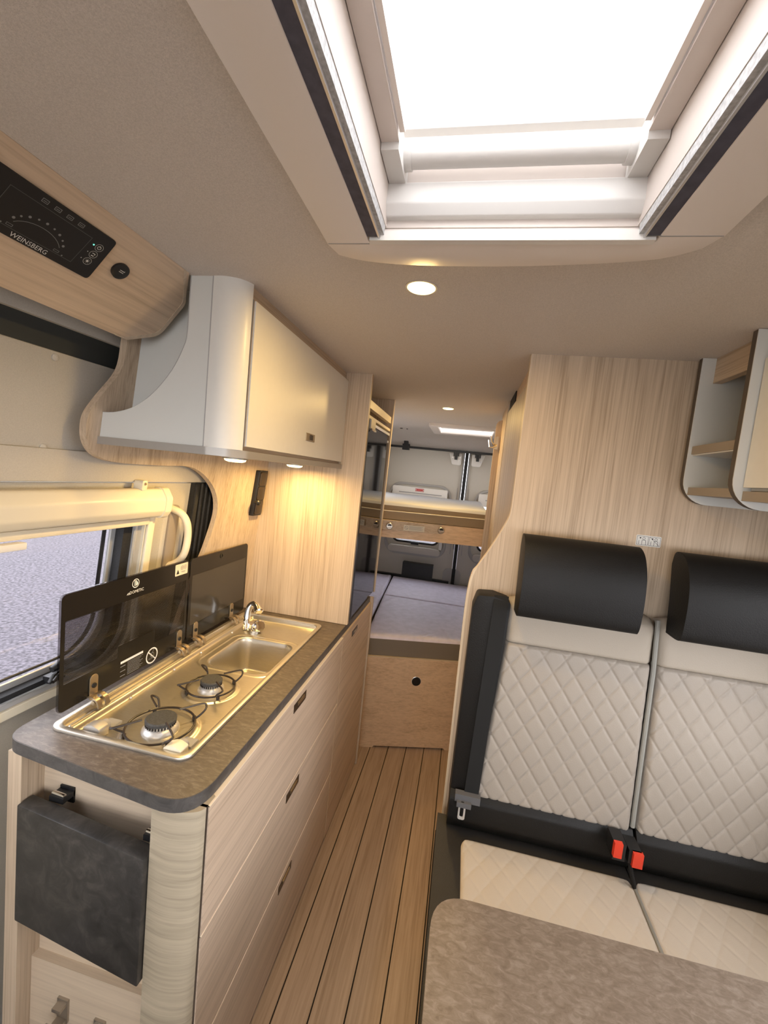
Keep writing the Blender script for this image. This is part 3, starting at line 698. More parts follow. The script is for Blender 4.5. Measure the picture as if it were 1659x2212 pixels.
def burner(bx, by, s):
    zb = ZW - 0.0105
    b = mk('burner', lathe((bx, by, zb), [(0.041 * s, 0), (0.040 * s, 0.004), (0.034 * s, 0.011), (0.030 * s, 0.013), (0.030 * s, 0.020), (0.0, 0.020)], n=36), 'burner_alu', hb)
    cp = mk('burner_cap', lathe((bx, by, zb + 0.020), [(0.033 * s, 0), (0.034 * s, 0.002), (0.034 * s, 0.007), (0.031 * s, 0.0095), (0.0, 0.0095)], n=36), 'burner_cap', b)
    bm = bmesh.new()
    for k in range(30):
        a = 2 * PI * k / 30
        cx, cy = bx + 0.0318 * s * math.cos(a), by + 0.0318 * s * math.sin(a)
        add_box(bm, cx - 0.0012, cx + 0.0012, cy - 0.0012, cy + 0.0012, zb + 0.014, zb + 0.0205)
    mk('burner_slots', bm, 'dark_gap', b, smooth=False)
    g = mk('pan_support', tube([(bx + 0.074 * s * math.cos(2 * PI * k / 40), by + 0.074 * s * math.sin(2 * PI * k / 40), zb + 0.010) for k in range(40)], 0.0026, 8, True), 'wire_black', hb)
    for a0 in (0.85, 0.85 + PI / 2, 0.85 + PI, 0.85 + 1.5 * PI):
        c, sn = math.cos(a0), math.sin(a0)
        def q(r, t, z): return (bx + (r * c - t * sn) * s, by + (r * sn + t * c) * s, zb + z)
        mk('support_arm', tube(spline([q(0.074, -0.010, 0.010), q(0.084, -0.011, 0.016), q(0.096, -0.010, 0.026), q(0.101, 0.0, 0.032), q(0.092, 0.006, 0.035), q(0.040, 0.003, 0.036)], 4), 0.0025, 8), 'wire_black', g)
        mk('support_foot', tube([q(0.074, 0, 0.010), q(0.074, 0, 0.0015)], 0.0045, 8), 'wire_black', g)
for b in BURN: burner(*b)
for kx, ky in ((-0.697, 0.781), (-0.492, 0.778)):
    kb = ZW - 0.013
    pr = roundpoly([(kx - 0.021, kb), (kx + 0.021, kb), (kx + 0.021, kb + 0.022), (kx, kb + 0.030), (kx - 0.021, kb + 0.022)], [0, 0, 0.006, 0.02, 0.006], 5)
    k = mk('knob', exY(pr, None, ky - 0.013, ky + 0.013, 0.002), 'cream_plastic' if kx > -0.6 else 'strip_alu', hb)
    mk('knob_stem', lathe((kx, ky + 0.013, kb + 0.010), [(0.014, 0), (0.012, 0.016)], (0, 1, 0), 16), 'grey_plastic', k)
    mk('knob_shield', box(kx - 0.016, kx + 0.016, ky + 0.029, ky + 0.058, kb - 0.001, kb + 0.004, 0.001, 1), 'grey_plastic', k)
# tray studs
for sx, sy in ((-0.738, 0.93), (-0.738, 1.10), (-0.738, 1.23), (-0.738, 1.42), (-0.738, 0.80), (-0.463, 1.20), (-0.463, 1.36)):
    mk('stud', lathe((sx, sy, ZW - 0.012), [(0.004, 0), (0.003, 0.004), (0.0, 0.005)], n=10), 'burner_alu', hb)
# two glass lids standing up
LX = -0.7905
def lid(y0, y1, label):
    p = rr(y0, y1, 0.944, 1.223, 0.014, 5)
    g = mk('glass_lid', exX(p, None, LX, LX + 0.005, 0.0012, 1), 'lid_tint', hb, label=label)
    return g
lidA = lid(0.766, 1.208, 'smoked black glass lid over the hob with printed signs')
lidB = lid(1.214, 1.582, 'smoked black glass lid over the sink')
mk('printed_border', exX(rr(0.7675, 1.2065, 0.9455, 1.2215, 0.013, 5), [[(0.778, 1.010), (0.932, 1.010), (0.932, 1.040), (1.065, 1.040), (1.065, 1.0), (1.196, 1.0), (1.196, 1.158), (0.778, 1.158)]], LX + 0.0052, LX + 0.0058), 'lid_print', lidA, smooth=False)
mk('printed_border', exX(rr(1.2155, 1.5805, 0.9455, 1.2215, 0.013, 5), [rr(1.227, 1.572, 0.995, 1.165, 0.001, 1)], LX + 0.0052, LX + 0.0058), 'lid_print', lidB, smooth=False)
plain('lid_shade', (0.045, 0.040, 0.034), 0.12)
mk('shaded_zone', exX([(1.228, 0.996), (1.571, 0.996), (1.571, 1.164), (1.228, 1.164)], None, LX + 0.0051, LX + 0.0055), 'lid_shade', lidB, smooth=False)
# dot screen over the clear zone of the hob lid
bm = bmesh.new()
for k in range(46):
    z = 1.012 + k * 0.0032
    yb = 0.935 if z < 1.040 else 0.7785
    ys, ye = (0.7785, 1.1955)
    if z < 1.041:
        add_box(bm, LX + 0.0052, LX + 0.0055, 0.7785, 0.9315, z, z + 0.0013); add_box(bm, LX + 0.0052, LX + 0.0055, 1.0655, 1.1955, z, z + 0.0013)
    else: add_box(bm, LX + 0.0052, LX + 0.0055, ys, ye, z, z + 0.0013)
tag(mk('screen_print', bm, 'lid_print', lidA, smooth=False), kind='stuff')
XP = LX + 0.0061
def FX(): return Flat((XP, 0, 0), (0, 1, 0), (0, 0, 1))
f = FX(); f.ring(0.981, 1.199, 0.0105, 0.0125); f.rect(0.9765, 0.9795, 1.192, 1.208); f.poly([(0.9815, 1.191), (0.9885, 1.194), (0.989, 1.198), (0.9835, 1.207), (0.9815, 1.207)]); f.done('round_logo', 'print_white', lidA)
f = FX(); f.ring(1.057, 0.965, 0.0195, 0.0235, 28); f.line((1.043, 0.979), (1.071, 0.951), 0.0035); f.done('prohibition_sign', 'print_white', lidA)
f = FX(); f.rect(0.941, 1.021, 0.988, 0.9945); f.done('notice_bar', 'print_white', lidA)
f = Flat((XP, 0, 0), (0, 1, 0), (0, 0, 1))
for k in range(9): f.rect(0.965, 1.021 - 0.006 * (k % 3), 0.983 - k * 0.0042, 0.9845 - k * 0.0042)
for k in range(3): f.rect(0.941, 0.958, 0.979 - k * 0.013, 0.981 - k * 0.013)
for k in range(5): f.line((1.045 + k * 0.005, 0.955), (1.046 + k * 0.005, 0.960), 0.002)
f.ring(1.058, 0.967, 0.006, 0.0075, 16)
f.line((1.057, 0.972), (1.064, 0.983), 0.0016)
f.done('lid_text_lines', 'print_grey', lidA)
txt('maker_name', 'DOMETIC', 0.0115, (XP, 0.986, 1.176), (0, 1, 0), (0, 0, 1), 'print_white', lidA)
f = Flat((XP, 0.961, 1.176), (0, 1, 0), (0, 0, 1)); f.ring(-0.003, -0.001, 0.0018, 0.003, 12); f.line((-0.009, -0.003), (-0.004, 0.002), 0.0016); f.done('maker_mark', 'print_white', lidA)
sk = mk('warning_sticker', exX(rr(1.140, 1.199, 1.181, 1.217, 0.003), None, XP, XP + 0.0004), 'sticker_cream', lidA, smooth=False, label='cream warning sticker')
f = Flat((XP + 0.0005, 0, 0), (0, 1, 0), (0, 0, 1)); f.poly([(1.145, 1.187), (1.158, 1.187), (1.1515, 1.201)]); f.done('warning_triangle', 'black_plastic', sk)
f = Flat((XP + 0.0005, 0, 0), (0, 1, 0), (0, 0, 1)); f.ring(1.171, 1.204, 0.0055, 0.0066).ring(1.186, 1.204, 0.0055, 0.0066).rect(1.168, 1.186, 1.190, 1.192); f.ring(1.171, 1.204, 0.0018, 0.0028, 10).ring(1.186, 1.204, 0.0018, 0.0028, 10); f.done('sticker_marks', 'print_grey', sk)
mk('finger_hole', lathe((LX + 0.005, 1.392, 1.2035), [(0.0095, 0), (0.0095, 0.0025), (0.006, 0.003), (0.006, 0.0005)], (1, 0, 0), 20), 'lid_print', lidB)
for yh, ld in ((0.858, lidA), (1.175, lidA), (1.258, lidB), (1.483, lidB)):
    hg = mk('hinge', exX(rr(yh - 0.012, yh + 0.012, 0.935, 1.000, 0.0115, 6), None, LX + 0.0062, LX + 0.009, 0.0006, 1), 'hinge_brass', hb)
    mk('hinge_screw', lathe((LX + 0.009, yh, 0.972), [(0.0065, 0), (0.006, 0.003), (0.003, 0.004)], (1, 0, 0), 12), 'black_plastic', hg)
    oa = spline([(LX + 0.007, 0.950), (LX + 0.016, 0.951), (LX + 0.026, 0.949), (LX + 0.036, 0.942), (LX + 0.042, 0.926)], 3)
    ia = [(x - 0.002 - 0.001 * (k / 12), z - 0.003) for k, (x, z) in enumerate(oa)]
    for y0 in (yh - 0.017, yh + 0.005):
        mk('hinge_clip', exY(oa + ia[::-1], None, y0, y0 + 0.012), 'hinge_brass', hg)
    mk('hinge_pin', tube([(LX + 0.024, yh - 0.017, 0.937), (LX + 0.024, yh + 0.017, 0.937)], 0.0055, 10), 'hinge_brass', hg)

# tap
fa = thing('tap', (-0.692, 1.49, 0.908), 'chrome tap with round lever at the sink corner', 'tap')
mk('base', lathe((-0.682, 1.487, 0.9085), [(0.032, 0), (0.032, 0.006), (0.024, 0.009), (0.022, 0.026), (0.0, 0.028)], n=28), 'chrome', fa)
mk('spout', tube(spline([(-0.712, 1.477, 0.910), (-0.716, 1.483, 0.955), (-0.713, 1.492, 0.990), (-0.700, 1.497, 1.006), (-0.680, 1.487, 1.003), (-0.664, 1.470, 0.992)], 5), [0.0125] * 6 + [0.012] * 10 + [0.0135] * 10, 14), 'chrome', fa)
mk('outlet', lathe((-0.668, 1.474, 0.996), [(0.0155, -0.006), (0.0165, 0.012), (0.012, 0.016), (0.0, 0.016)], (0.6, -0.55, -0.45), 18), 'chrome', fa)
mk('lever', lathe((-0.668, 1.478, 0.930), [(0.020, 0), (0.0235, 0.006), (0.0235, 0.020), (0.019, 0.026), (0.0, 0.027)], (0.75, -0.5, 0.25), 10), 'chrome', fa)

# ------------------------------------------------------------------ upper cabinet
uc = thing('upper_cabinet', (-0.6, 1.25, 1.563), 'white upper kitchen cabinet with a curved end and lift-up door', 'cabinet')
cv = spline([(-0.578, ZC), (-0.579, 1.90), (-0.580, 1.825), (-0.586, 1.792), (-0.613, 1.738), (-0.657, 1.686), (-0.703, 1.653), (-0.751, 1.637), (-0.793, 1.634)], 5)
ep = cv + [(-0.795, 1.578), (-0.522, 1.578), (-0.522, ZC)]
mk('end_panel', exY(ep, None, 0.855, 0.867), 'cool_lacquer', uc, ang=50)
eb = [(x, z) for x, z in cv]; eb2 = [(x + 0.0022, z + 0.001) for x, z in cv[::-1]]
mk('end_edge', exY(eb + eb2, None, 0.8545, 0.862), 'grey_plastic', uc)
arc = [(-0.522, 0.855)] + [(-0.522 + 0.073 * math.sin(a), 0.928 - 0.073 * math.cos(a)) for a in [PI / 2 * k / 10 for k in range(11)]]
arc = [(-0.522, 0.8535), (-0.505, 0.853), (-0.485, 0.857), (-0.468, 0.866), (-0.456, 0.879), (-0.450, 0.893)]
arc = spline(arc, 4)
mk('rounded_corner', exZ(arc + [(-0.470, 0.893), (-0.522, 0.868)], None, 1.578, ZC), 'white_lacquer', uc, ang=60)
mk('corner_joint_shade', box(-0.5245, -0.5222, 0.8535, 0.860, 1.578, ZC), 'grey_plastic', uc, smooth=False)  # grey strip painted as the shadow line where panel and corner meet
mk('niche_wall', exY([(-0.80, 1.60), (-0.53, 1.60), (-0.53, ZC), (-0.77, ZC)], None, 0.935, 0.947), 'cool_lacquer', uc, smooth=False)
mk('carcass', exY([(-0.785, 1.578), (-0.466, 1.578), (-0.466, ZC), (-0.745, ZC)], None, 0.947, 1.6565), 'white_lacquer', uc, smooth=False)
mk('front_rail', box(-0.466, -0.459, 0.894, 1.6565, 1.578, ZC), 'wood_y', uc, smooth=False)
dr = mk('door', box(-0.457, -0.445, 0.899, 1.652, 1.588, 1.908, 0.0015, 1), 'white_lacquer', uc)
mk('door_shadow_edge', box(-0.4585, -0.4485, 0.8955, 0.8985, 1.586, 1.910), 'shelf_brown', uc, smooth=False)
la = mk('latch', box(-0.4455, -0.4425, 1.253, 1.325, 1.636, 1.660, 0.001, 1), 'hinge_brass', dr, label='small square brass latch')
mk('latch_tongue', box(-0.4430, -0.4395, 1.283, 1.303, 1.640, 1.656, 0.001, 1), 'handle_dark', la)
st = roundpoly([(-0.803, 0.850), (-0.515, 0.850), (-0.468, 0.862), (-0.443, 0.905), (-0.443, 1.6565), (-0.79, 1.6565)], [0, 0.03, 0.03, 0.03, 0, 0], 5)
mk('light_strip', exZ(st, None, 1.5605, 1.578, 0.001, 1), 'strip_alu', uc, label='brushed metal lower edge strip')

# spotlights under the upper cabinet and in the ceiling
def spot(name, c, r, h, label, group, power, size, emitmat='lamp_glow', cat='lamp', ringmat='strip_alu'):
    t = thing(name, c, label, cat, group)
    mk('ring', lathe((c[0], c[1], c[2]), [(r + 0.004, 0), (r + 0.004, -h * 0.35), (r, -h * 0.35), (r, 0)], n=28), ringmat, t)
    mk('diffuser', lathe((c[0], c[1], c[2] - 0.0005), [(0.0, -h), (r * 0.6, -h * 0.95), (r * 0.9, -h * 0.7), (r - 0.0004, -h * 0.3), (r - 0.0004, 0), (0, 0)], n=28), emitmat, t)
    ld = bpy.data.lights.new(name + '_light', 'AREA'); ld.shape = 'DISK'; ld.size = size; ld.energy = power; ld.color = (1.0, 0.66, 0.24)
    lo = bpy.data.objects.new(name + '_light', ld); col.objects.link(lo)
    lo.location = (c[0], c[1], c[2] - h - 0.006); setparent_light(lo, t)
    return t
def setparent_light(o, p):
    o.parent = p; o.matrix_parent_inverse = Matrix.Translation(-Vector(p.location))
spot('cabinet_spotlight', (-0.58, 1.088, 1.5605), 0.030, 0.012, 'round warm spotlight under the upper cabinet beside its rounded corner', 'spotlights under the cabinet', 1.25, 0.05)
spot('cabinet_spotlight', (-0.58, 1.505, 1.5605), 0.030, 0.012, 'round warm spotlight under the upper cabinet beside the tall oak panel', 'spotlights under the cabinet', 1.25, 0.05)
spot('ceiling_downlight', (-0.080, 0.891, ZC), 0.029, 0.005, 'round warm ceiling downlight beside the skylight frame', 'ceiling downlights', 2.0, 0.05, ringmat='ceiling_fabric')
spot('ceiling_downlight', (-0.086, 2.334, ZC), 0.029, 0.005, 'round warm ceiling downlight in front of the bunk', 'ceiling downlights', 2.0, 0.05, ringmat='ceiling_fabric')

# socket strip in the corner over the sink
ss = thing('socket_strip', LW(-0.99)(1.59, 1.34), 'black strip of three sockets on the oak panel above the sink', 'socket')
mk('frame', exL(rr(1.566, 1.628, 1.338, 1.522, 0.004), None, -0.974, -0.992, 0.002), 'black_plastic', ss)
for k in range(3):
    z0 = 1.344 + k * 0.0585
    sm = mk('socket', exL(rr(1.571, 1.623, z0, z0 + 0.054, 0.006), None, -0.970, -0.975, 0.002), 'handle_dark', ss)
    mk('socket_slot', exL(rr(1.577, 1.583, z0 + 0.008, z0 + 0.044, 0.002), None, -0.9695, -0.971), 'black_plastic', sm)
mk('knob', lathe(LW(-0.974)(1.562, 1.395), [(0.005, 0), (0.005, 0.015), (0.011, 0.017), (0.011, 0.024), (0.006, 0.028)], (1, -0.3, 0), 16), 'black_plastic', ss)

# ------------------------------------------------------------------ sloping board with control panel
KB = 1.1
def BP(off=0.0):                                            # (y, z) -> point on the sloping board, pushed out by off
    nx, nz = 1 / math.hypot(1, KB), -KB / math.hypot(1, KB)
    return lambda y, z: (-0.573 + KB * (z - 1.9405) + nx * off, y, z + nz * off)
ob = thing('overhead_board', (-0.65, 0.4, 1.80), 'sloping oak board under the ceiling carrying the control panel', 'board')
bo = [(-0.6, ZC - 0.0005), (0.843, ZC - 0.0005)] + roundpoly([(0.843, ZC - 0.0005), (0.899, 1.897), (0.914, 1.829), (0.853, 1.799), (-0.6, 1.799)], [0, 0.02, 0.02, 0, 0], 4)[1:]
mk('panel', extr(bo, None, BP(0.0), BP(-0.016), 0.001, 1), 'wood_board', ob)
eo = [(0.835, ZC - 0.0008)] + roundpoly([(0.843, ZC - 0.0005), (0.899, 1.897), (0.914, 1.829), (0.853, 1.799), (0.82, 1.799)], [0, 0.02, 0.02, 0, 0], 4)[1:]
ei = [(y - 0.010, z + (0.003 if z < 1.85 else 0)) for y, z in eo]
mk('edge_band', extr(eo + ei[::-1], None, BP(0.001), BP(-0.018)), 'wood_end', ob, smooth=False)
cpn = thing('control_panel', BP(0)(0.55, 1.86), 'black control panel with white symbols on the sloping board', 'control panel')
po = roundpoly([(0.34, 1.8575), (0.684, 1.8575), (0.678, 1.9175), (0.34, 1.9175)], [0.004, 0.006, 0.006, 0.004], 4)
mk('plate', extr(po, None, BP(0.004), BP(0.0003), 0.001, 1), 'panel_black', cpn)
o_ = Vector(BP(0.0042)(0.0, 1.8575)); vdir = Vector(BP(0)(0, 1.9)) - Vector(BP(0)(0, 1.8))
PX = lambda y: y
SV = math.hypot(1, KB)                                      # plane length per unit z
def FL(): return Flat(o_, (0, 1, 0), vdir, 0.0004)
# local plane coordinates: u = y, v = distance up the slope (0..0.089)
f = FL(); f.frame(0.508, 0.640, 0.014, 0.072, 0.0008); f.done('display_frame', 'print_dim', cpn)
for k in range(9):
    a = PI * (0.12 + 0.76 * k / 8); f = FL(); f.disc(0.575 - 0.042 * math.cos(a), 0.021 + 0.030 * math.sin(a), 0.0017 if k % 2 else 0.0022, 10); f.done('gauge_dot', 'print_grey', cpn)
f = FL()
for k in range(12):
    a = PI * (0.14 + 0.72 * k / 12); b = PI * (0.14 + 0.72 * (k + 1) / 12)
    f.line((0.575 - 0.040 * math.cos(a), 0.015 + 0.026 * math.sin(a)), (0.575 - 0.040 * math.cos(b), 0.015 + 0.026 * math.sin(b)), 0.0008)
f.done('gauge_arc', 'print_grey', cpn)
for u0, u1, ud in ((0.533, 0.542, 0.527), (0.606, 0.615, 0.622)):
    f = FL(); f.frame(u0, u1, 0.017, 0.021, 0.0006); f.done('tank_symbol', 'print_grey', cpn)
    f = FL(); f.disc(ud, 0.0165, 0.0013, 8); f.done('gauge_dot', 'print_grey', cpn)
for k in range(4):
    f = FL(); f.frame(0.548 + k * 0.020, 0.558 + k * 0.020, 0.0765, 0.083, 0.0009).line((0.550 + k * 0.020, 0.0795), (0.556 + k * 0.020, 0.0795), 0.0010); f.done('display_symbol', 'print_grey', cpn)
for v, kind in ((0.063, 'power'), (0.047, 'tap'), (0.031, 'light')):
    f = FL(); f.ring(0.660, v, 0.0066, 0.0071, 20)
    if kind == 'power': f.ring(0.660, 0.063, 0.0026, 0.0035, 14).rect(0.6596, 0.6604, 0.064, 0.067)
    elif kind == 'tap': f.line((0.657, 0.049), (0.663, 0.049), 0.0012).line((0.6575, 0.044), (0.6625, 0.0445), 0.0016).line((0.6625, 0.049), (0.6625, 0.0465), 0.0010)
    else:
        f.disc(0.660, 0.031, 0.0021, 10)
        for k in range(8): f.line((0.660 + 0.003 * math.cos(k * PI / 4), 0.031 + 0.003 * math.sin(k * PI / 4)), (0.660 + 0.0043 * math.cos(k * PI / 4), 0.031 + 0.0043 * math.sin(k * PI / 4)), 0.0005)
    f.done('button_symbol', 'print_white', cpn)
for u, v in ((0.649, 0.047), (0.648, 0.031)):
    f = FL(); f.disc(u, v, 0.0009, 8); f.done('indicator_dot', 'print_white', cpn)
f = FL(); f.disc(0.649, 0.063, 0.0013, 10); f.done('indicator_light', 'led_green', cpn)
for u in (0.486, 0.458):
    for v in (0.066, 0.046, 0.026):
        f = FL(); f.ring(u, v, 0.0082, 0.0088, 20).frame(u - 0.004, u + 0.004, v - 0.003, v + 0.003, 0.0008).line((u - 0.003, v), (u + 0.003, v), 0.0008); f.done('button_symbol', 'print_grey', cpn)
txt('maker_name', 'WEINSBERG', 0.0115, tuple(o_ + Vector((0, 1, 0)) * 0.574 + vdir.normalized() * 0.0068), (0, 1, 0), vdir, 'print_white', cpn, sx=0.92)
# round socket beside it
us = thing('round_socket', BP(0)(0.722, 1.888), 'round black charging socket on the sloping board', 'socket')
nrm = Vector((1, 0, -KB)).normalized()
mk('bezel', lathe(BP(0.0003)(0.7215, 1.8885), [(0.0165, 0), (0.0165, 0.004), (0.014, 0.0055), (0.0, 0.0055)], nrm, 28), 'black_plastic', us)
f = Flat(BP(0.0062)(0.7215, 1.8885), (0, 1, 0), vdir, 0.0002); f.rect(-0.006, 0.004, 0.003, 0.0042).rect(-0.006, 0.004, -0.0005, 0.0007).rect(0.0035, 0.0045, 0.003, 0.0055); f.done('socket_symbol', 'print_white', us)

# ================================================================== BENCH SEAT
bs = thing('bench_seat', (0.55, 1.0, 0), 'two seat bench in quilted beige and black leather with black headrests', 'bench seat')
def yb(z): return 1.200 + (z - 0.55) * 0.065
def quilt(s, t, a, b):
    u = s / a + t / b; v = s / a - t / b
    g = lambda q: 1 - math.exp(-abs(math.sin(PI * q)) / 0.20)
    return g(u) * g(v)
SEAT = [(0.178, 0.600, 0.214), (0.612, 1.0, 0.612)]
for i, (xa, xb, xt) in enumerate(SEAT):
    def back(u, v, xa=xa, xb=xb, xt=xt):
        z = 0.655 + v * (1.117 - 0.655); xl = xa + (xt - xa) * v
        x = xl + u * (xb - xl)
        e = min(x - xl, xb - x)
        y = yb(z) - 0.010 - 0.0042 * quilt(x, z, 0.0585, 0.081) * min(1, e / 0.006, (z - 0.655) / 0.010 if z < 0.668 else 1)
        y += 0.016 * max(0, 1 - e / 0.016) ** 2 + 0.006 * max(0, 1 - v / 0.03) ** 2 + 0.010 * max(0, 1 - (1 - v) / 0.02) ** 2
        return (x, y, z)
    def top(u, v, xa=xa, xb=xb, xt=xt):
        z = 1.117 + v * 0.126
        x = xt - 0.002 + u * (xb - xt + 0.002)
        e = min(x - xt + 0.002, xb - x)
        y = yb(z) - 0.010 + 0.018 * max(0, 1 - e / 0.020) ** 2 + 0.030 * max(0, 1 - (1 - v) / 0.18) ** 2 + 0.006 * max(0, 1 - v / 0.05) ** 2
        return (x, y, z - 0.012 * max(0, 1 - e / 0.03) ** 2 * v)
    mk('quilted_panel', grid(180, 200, back, (0, 0.05, 0)), 'beige_leather', bs, ang=80)
    mk('top_panel', grid(30, 24, top, (0, 0.012, 0)), 'beige_light', bs, ang=80)
    roll = roundpoly([(1.252, 0.546), (1.204, 0.549), (1.178, 0.590), (1.182, 0.648), (1.200, 0.668), (1.252, 0.668)], [0, 0.02, 0.03, 0.02, 0.01, 0], 5)
    mk('lower_roll', exX(roll, None, 0.112 if i == 0 else 0.612, 0.604 if i == 0 else 1.0, 0.006), 'black_leather', bs)
    hx = 0.228 if i == 0 else 0.622
    hp = spline([(1.262, 1.395), (1.252, 1.426), (1.222, 1.431), (1.186, 1.412), (1.160, 1.368), (1.150, 1.310), (1.152, 1.252), (1.160, 1.222), (1.178, 1.213), (1.236, 1.212)], 5) + [(1.245, 1.30)]
    mk('headrest', exX(hp, None, hx, hx + 0.298, 0.015, 4), 'black_leather', bs, ang=60)
mk('seam_piping', tube([(0.606, yb(1.235) + 0.006, 1.238), (0.606, yb(1.1) - 0.004, 1.1), (0.605, yb(0.9) - 0.004, 0.9), (0.604, yb(0.67) - 0.004, 0.672)], 0.0062, 8), 'piping_grey', bs)
# black side bolster towards the aisle
bol = [(0.112, 0.60), (0.180, 0.60), (0.2135, 1.117), (0.2165, 1.232), (0.170, 1.243), (0.124, 1.240), (0.114, 1.20)]
mk('side_bolster', extr(roundpoly(bol, [0, 0, 0, 0.008, 0, 0.012, 0.01], 3), None, lambda u, v: (u, yb(v) - 0.020 + 0.03 * max(0, (0.14 - u) / 0.03) ** 2 * 0.5, v), lambda u, v: (u, 1.3025, v), 0.006), 'black_leather', bs)
# seat cushions
def snap(x, y, x0, x1, y0, y1, r):
    cx = min(max(x, x0 + r), x1 - r); cy = min(max(y, y0 + r), y1 - r)
    dx, dy = x - cx, y - cy; L = math.hypot(dx, dy)
    if L > r: return cx + dx / L * r, cy + dy / L * r
    return x, y
for i, (xa, xb) in enumerate(((0.085, 0.6035), (0.6065, 1.0))):
    mk('seat_cushion', box(xa, xb, 0.655, 1.240, 0.425, 0.549, 0.020, 4), 'brown_leather', bs)
    x0, x1 = (0.156, 0.6030) if i == 0 else (0.6075, 0.995)
    def inl(u, v, x0=x0, x1=x1):
        x = x0 + u * (x1 - x0); y = 0.67 + v * (1.166 - 0.67)
        e = min(x - x0, x1 - x, y - 0.67, 1.166 - y)
        z = 0.5495 + 0.0025 * min(1, e / 0.006) + 0.0024 * quilt(x, y, 0.0585, 0.081) * min(1, e / 0.01)
        x, y = snap(x, y, x0, x1, 0.67, 1.166, 0.032)
        return (x, y, z)
    mk('seat_inlay', grid(130, 150, inl, (0, 0, -0.004)), 'seat_light', bs, ang=80)
mk('cushion_seam', tube([(0.605, 0.68, 0.5505), (0.605, 1.15, 0.5515)], 0.0045, 8), 'piping_grey', bs)
mk('cushion_piping', tube([(0.0865, 0.68, 0.532), (0.0865, 1.19, 0.532)], 0.004, 6), 'black_leather', bs)
mk('seat_base', box(0.097, 0.98, 0.70, 1.296, 0.0, 0.426, 0.004), 'black_leather', bs)
for bx, tilt in ((0.540, 0), (0.578, 0)):
    b = mk('buckle', box(bx - 0.004, bx + 0.026, 1.132, 1.184, 0.625, 0.672 if bx < 0.56 else 0.660, 0.004), 'black_plastic', bs)
    mk('release_button', box(bx - 0.005 if bx < 0.56 else bx + 0.004, bx + 0.015 if bx < 0.56 else bx + 0.028, 1.124, 1.136, 0.637 if bx < 0.56 else 0.622, 0.676 if bx < 0.56 else 0.660, 0.003), 'buckle_red', b, label='red belt release')
mk('buckle_strap', tube([(0.578, 1.14, 0.650), (0.588, 1.14, 0.60), (0.602, 1.14, 0.556)], 0.0055, 8), 'belt_web', bs)

# seat belt hanging down the side bolster
sb = thing('seat_belt', (0.165, 1.17, 0.60), 'black seat belt with grey tongue beside the quilted backrest', 'seat belt')
def web(u, v):
    z = 0.655 + v * 0.592; x0 = 0.150 + (0.170 - 0.150) * v
    y = yb(z) - 0.0255 + 0.012 * max(0, v - 0.965) / 0.035
    return (x0 + u * 0.040, y, z)
mk('webbing', grid(4, 30, web, (0, 0.0022, 0)), 'belt_web', sb)
mk('retainer', box(0.126, 0.196, 1.166, 1.186, 0.656, 0.678, 0.003), 'dark_grey_plastic', sb)
mk('tongue', exY(rr(0.138, 0.158, 0.610, 0.662, 0.006, 4), [rr(0.143, 0.153, 0.618, 0.646, 0.003, 3)], 1.158, 1.162, 0.0008, 1), 'alu_light', sb)
mk('tongue_grip', box(0.132, 0.172, 1.155, 1.168, 0.648, 0.662, 0.003), 'dark_grey_plastic', sb)

# dining table
tb = thing('dining_table', (0.5, 0.5, 0), 'brown stone look dining table in front of the bench', 'table')
mk('tabletop', exZ(roundpoly([(0.083, 0.16), (0.96, 0.16), (0.96, 0.823), (0.084, 0.820)], [0.06, 0.01, 0.01, 0.075], 8), None, 0.692, 0.720, 0.002), 'table_stone', tb, ang=50)
mk('leg', tube([(0.44, 0.48, 0.012), (0.44, 0.48, 0.692)], 0.03, 20), 'strip_alu', tb)
mk('foot', lathe((0.44, 0.48, 0.0), [(0.13, 0), (0.13, 0.008), (0.04, 0.02), (0.0, 0.02)], n=32), 'strip_alu', tb)

# sticker on the partition
sg = thing('safety_sticker', (0.572, 1.3025, 1.432), 'white pictogram sticker of belted figures on the oak partition', 'sticker')
mk('paper', exY(rr(0.540, 0.604, 1.430, 1.460, 0.003), None, 1.3015, 1.3028), 'print_white', sg, smooth=False)
f = Flat((0.572, 1.3015, 1.445), (1, 0, 0), (0, 0, 1))
for s in (-0.0155, 0.0155):
    f.frame(s - 0.0145, s + 0.0145, -0.0125, 0.0125, 0.0008)
    f.ring(s + 0.003, 0.006, 0.0028, 0.0038, 12); f.line((s - 0.001, 0.001), (s - 0.001, -0.012), 0.001).line((s + 0.008, 0.001), (s + 0.009, -0.012), 0.001).line((s - 0.001, 0.001), (s + 0.008, 0.001), 0.001); f.disc(s - 0.006, 0.007, 0.0022, 8); f.line((s - 0.009, -0.011), (s - 0.009, 0.0), 0.001)
f.line((0.003, 0.011), (0.028, -0.011), 0.0009)
f.done('pictogram', 'black_plastic', sg)

# ------------------------------------------------------------------ right overhead shelf and cabinet
rs = thing('overhead_shelf_unit', (0.8, 1.15, 1.56), 'white overhead shelf unit with rounded boards and a cream door', 'cabinet')
for y0 in (1.268, 1.053):
    bp_ = rr(0.620, 1.0, 1.560, ZC - 0.001, [0.062, 0, 0, 0], 8)
    bd = mk('side_board', exY(bp_, None, y0, y0 + 0.002), 'cool_lacquer', rs, ang=50)
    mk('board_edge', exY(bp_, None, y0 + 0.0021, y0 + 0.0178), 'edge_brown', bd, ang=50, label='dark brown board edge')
mk('shelf', box(0.628, 1.0, 1.071, 1.268, 1.690, 1.711, 0.002), 'shelf_brown', rs)
mk('bottom_shelf', box(0.634, 1.0, 1.071, 1.268, 1.583, 1.603, 0.002), 'shelf_brown', rs)
mk('shelf_underside', box(0.632, 1.0, 1.071, 1.268, 1.687, 1.690), 'white_lacquer', rs, smooth=False)
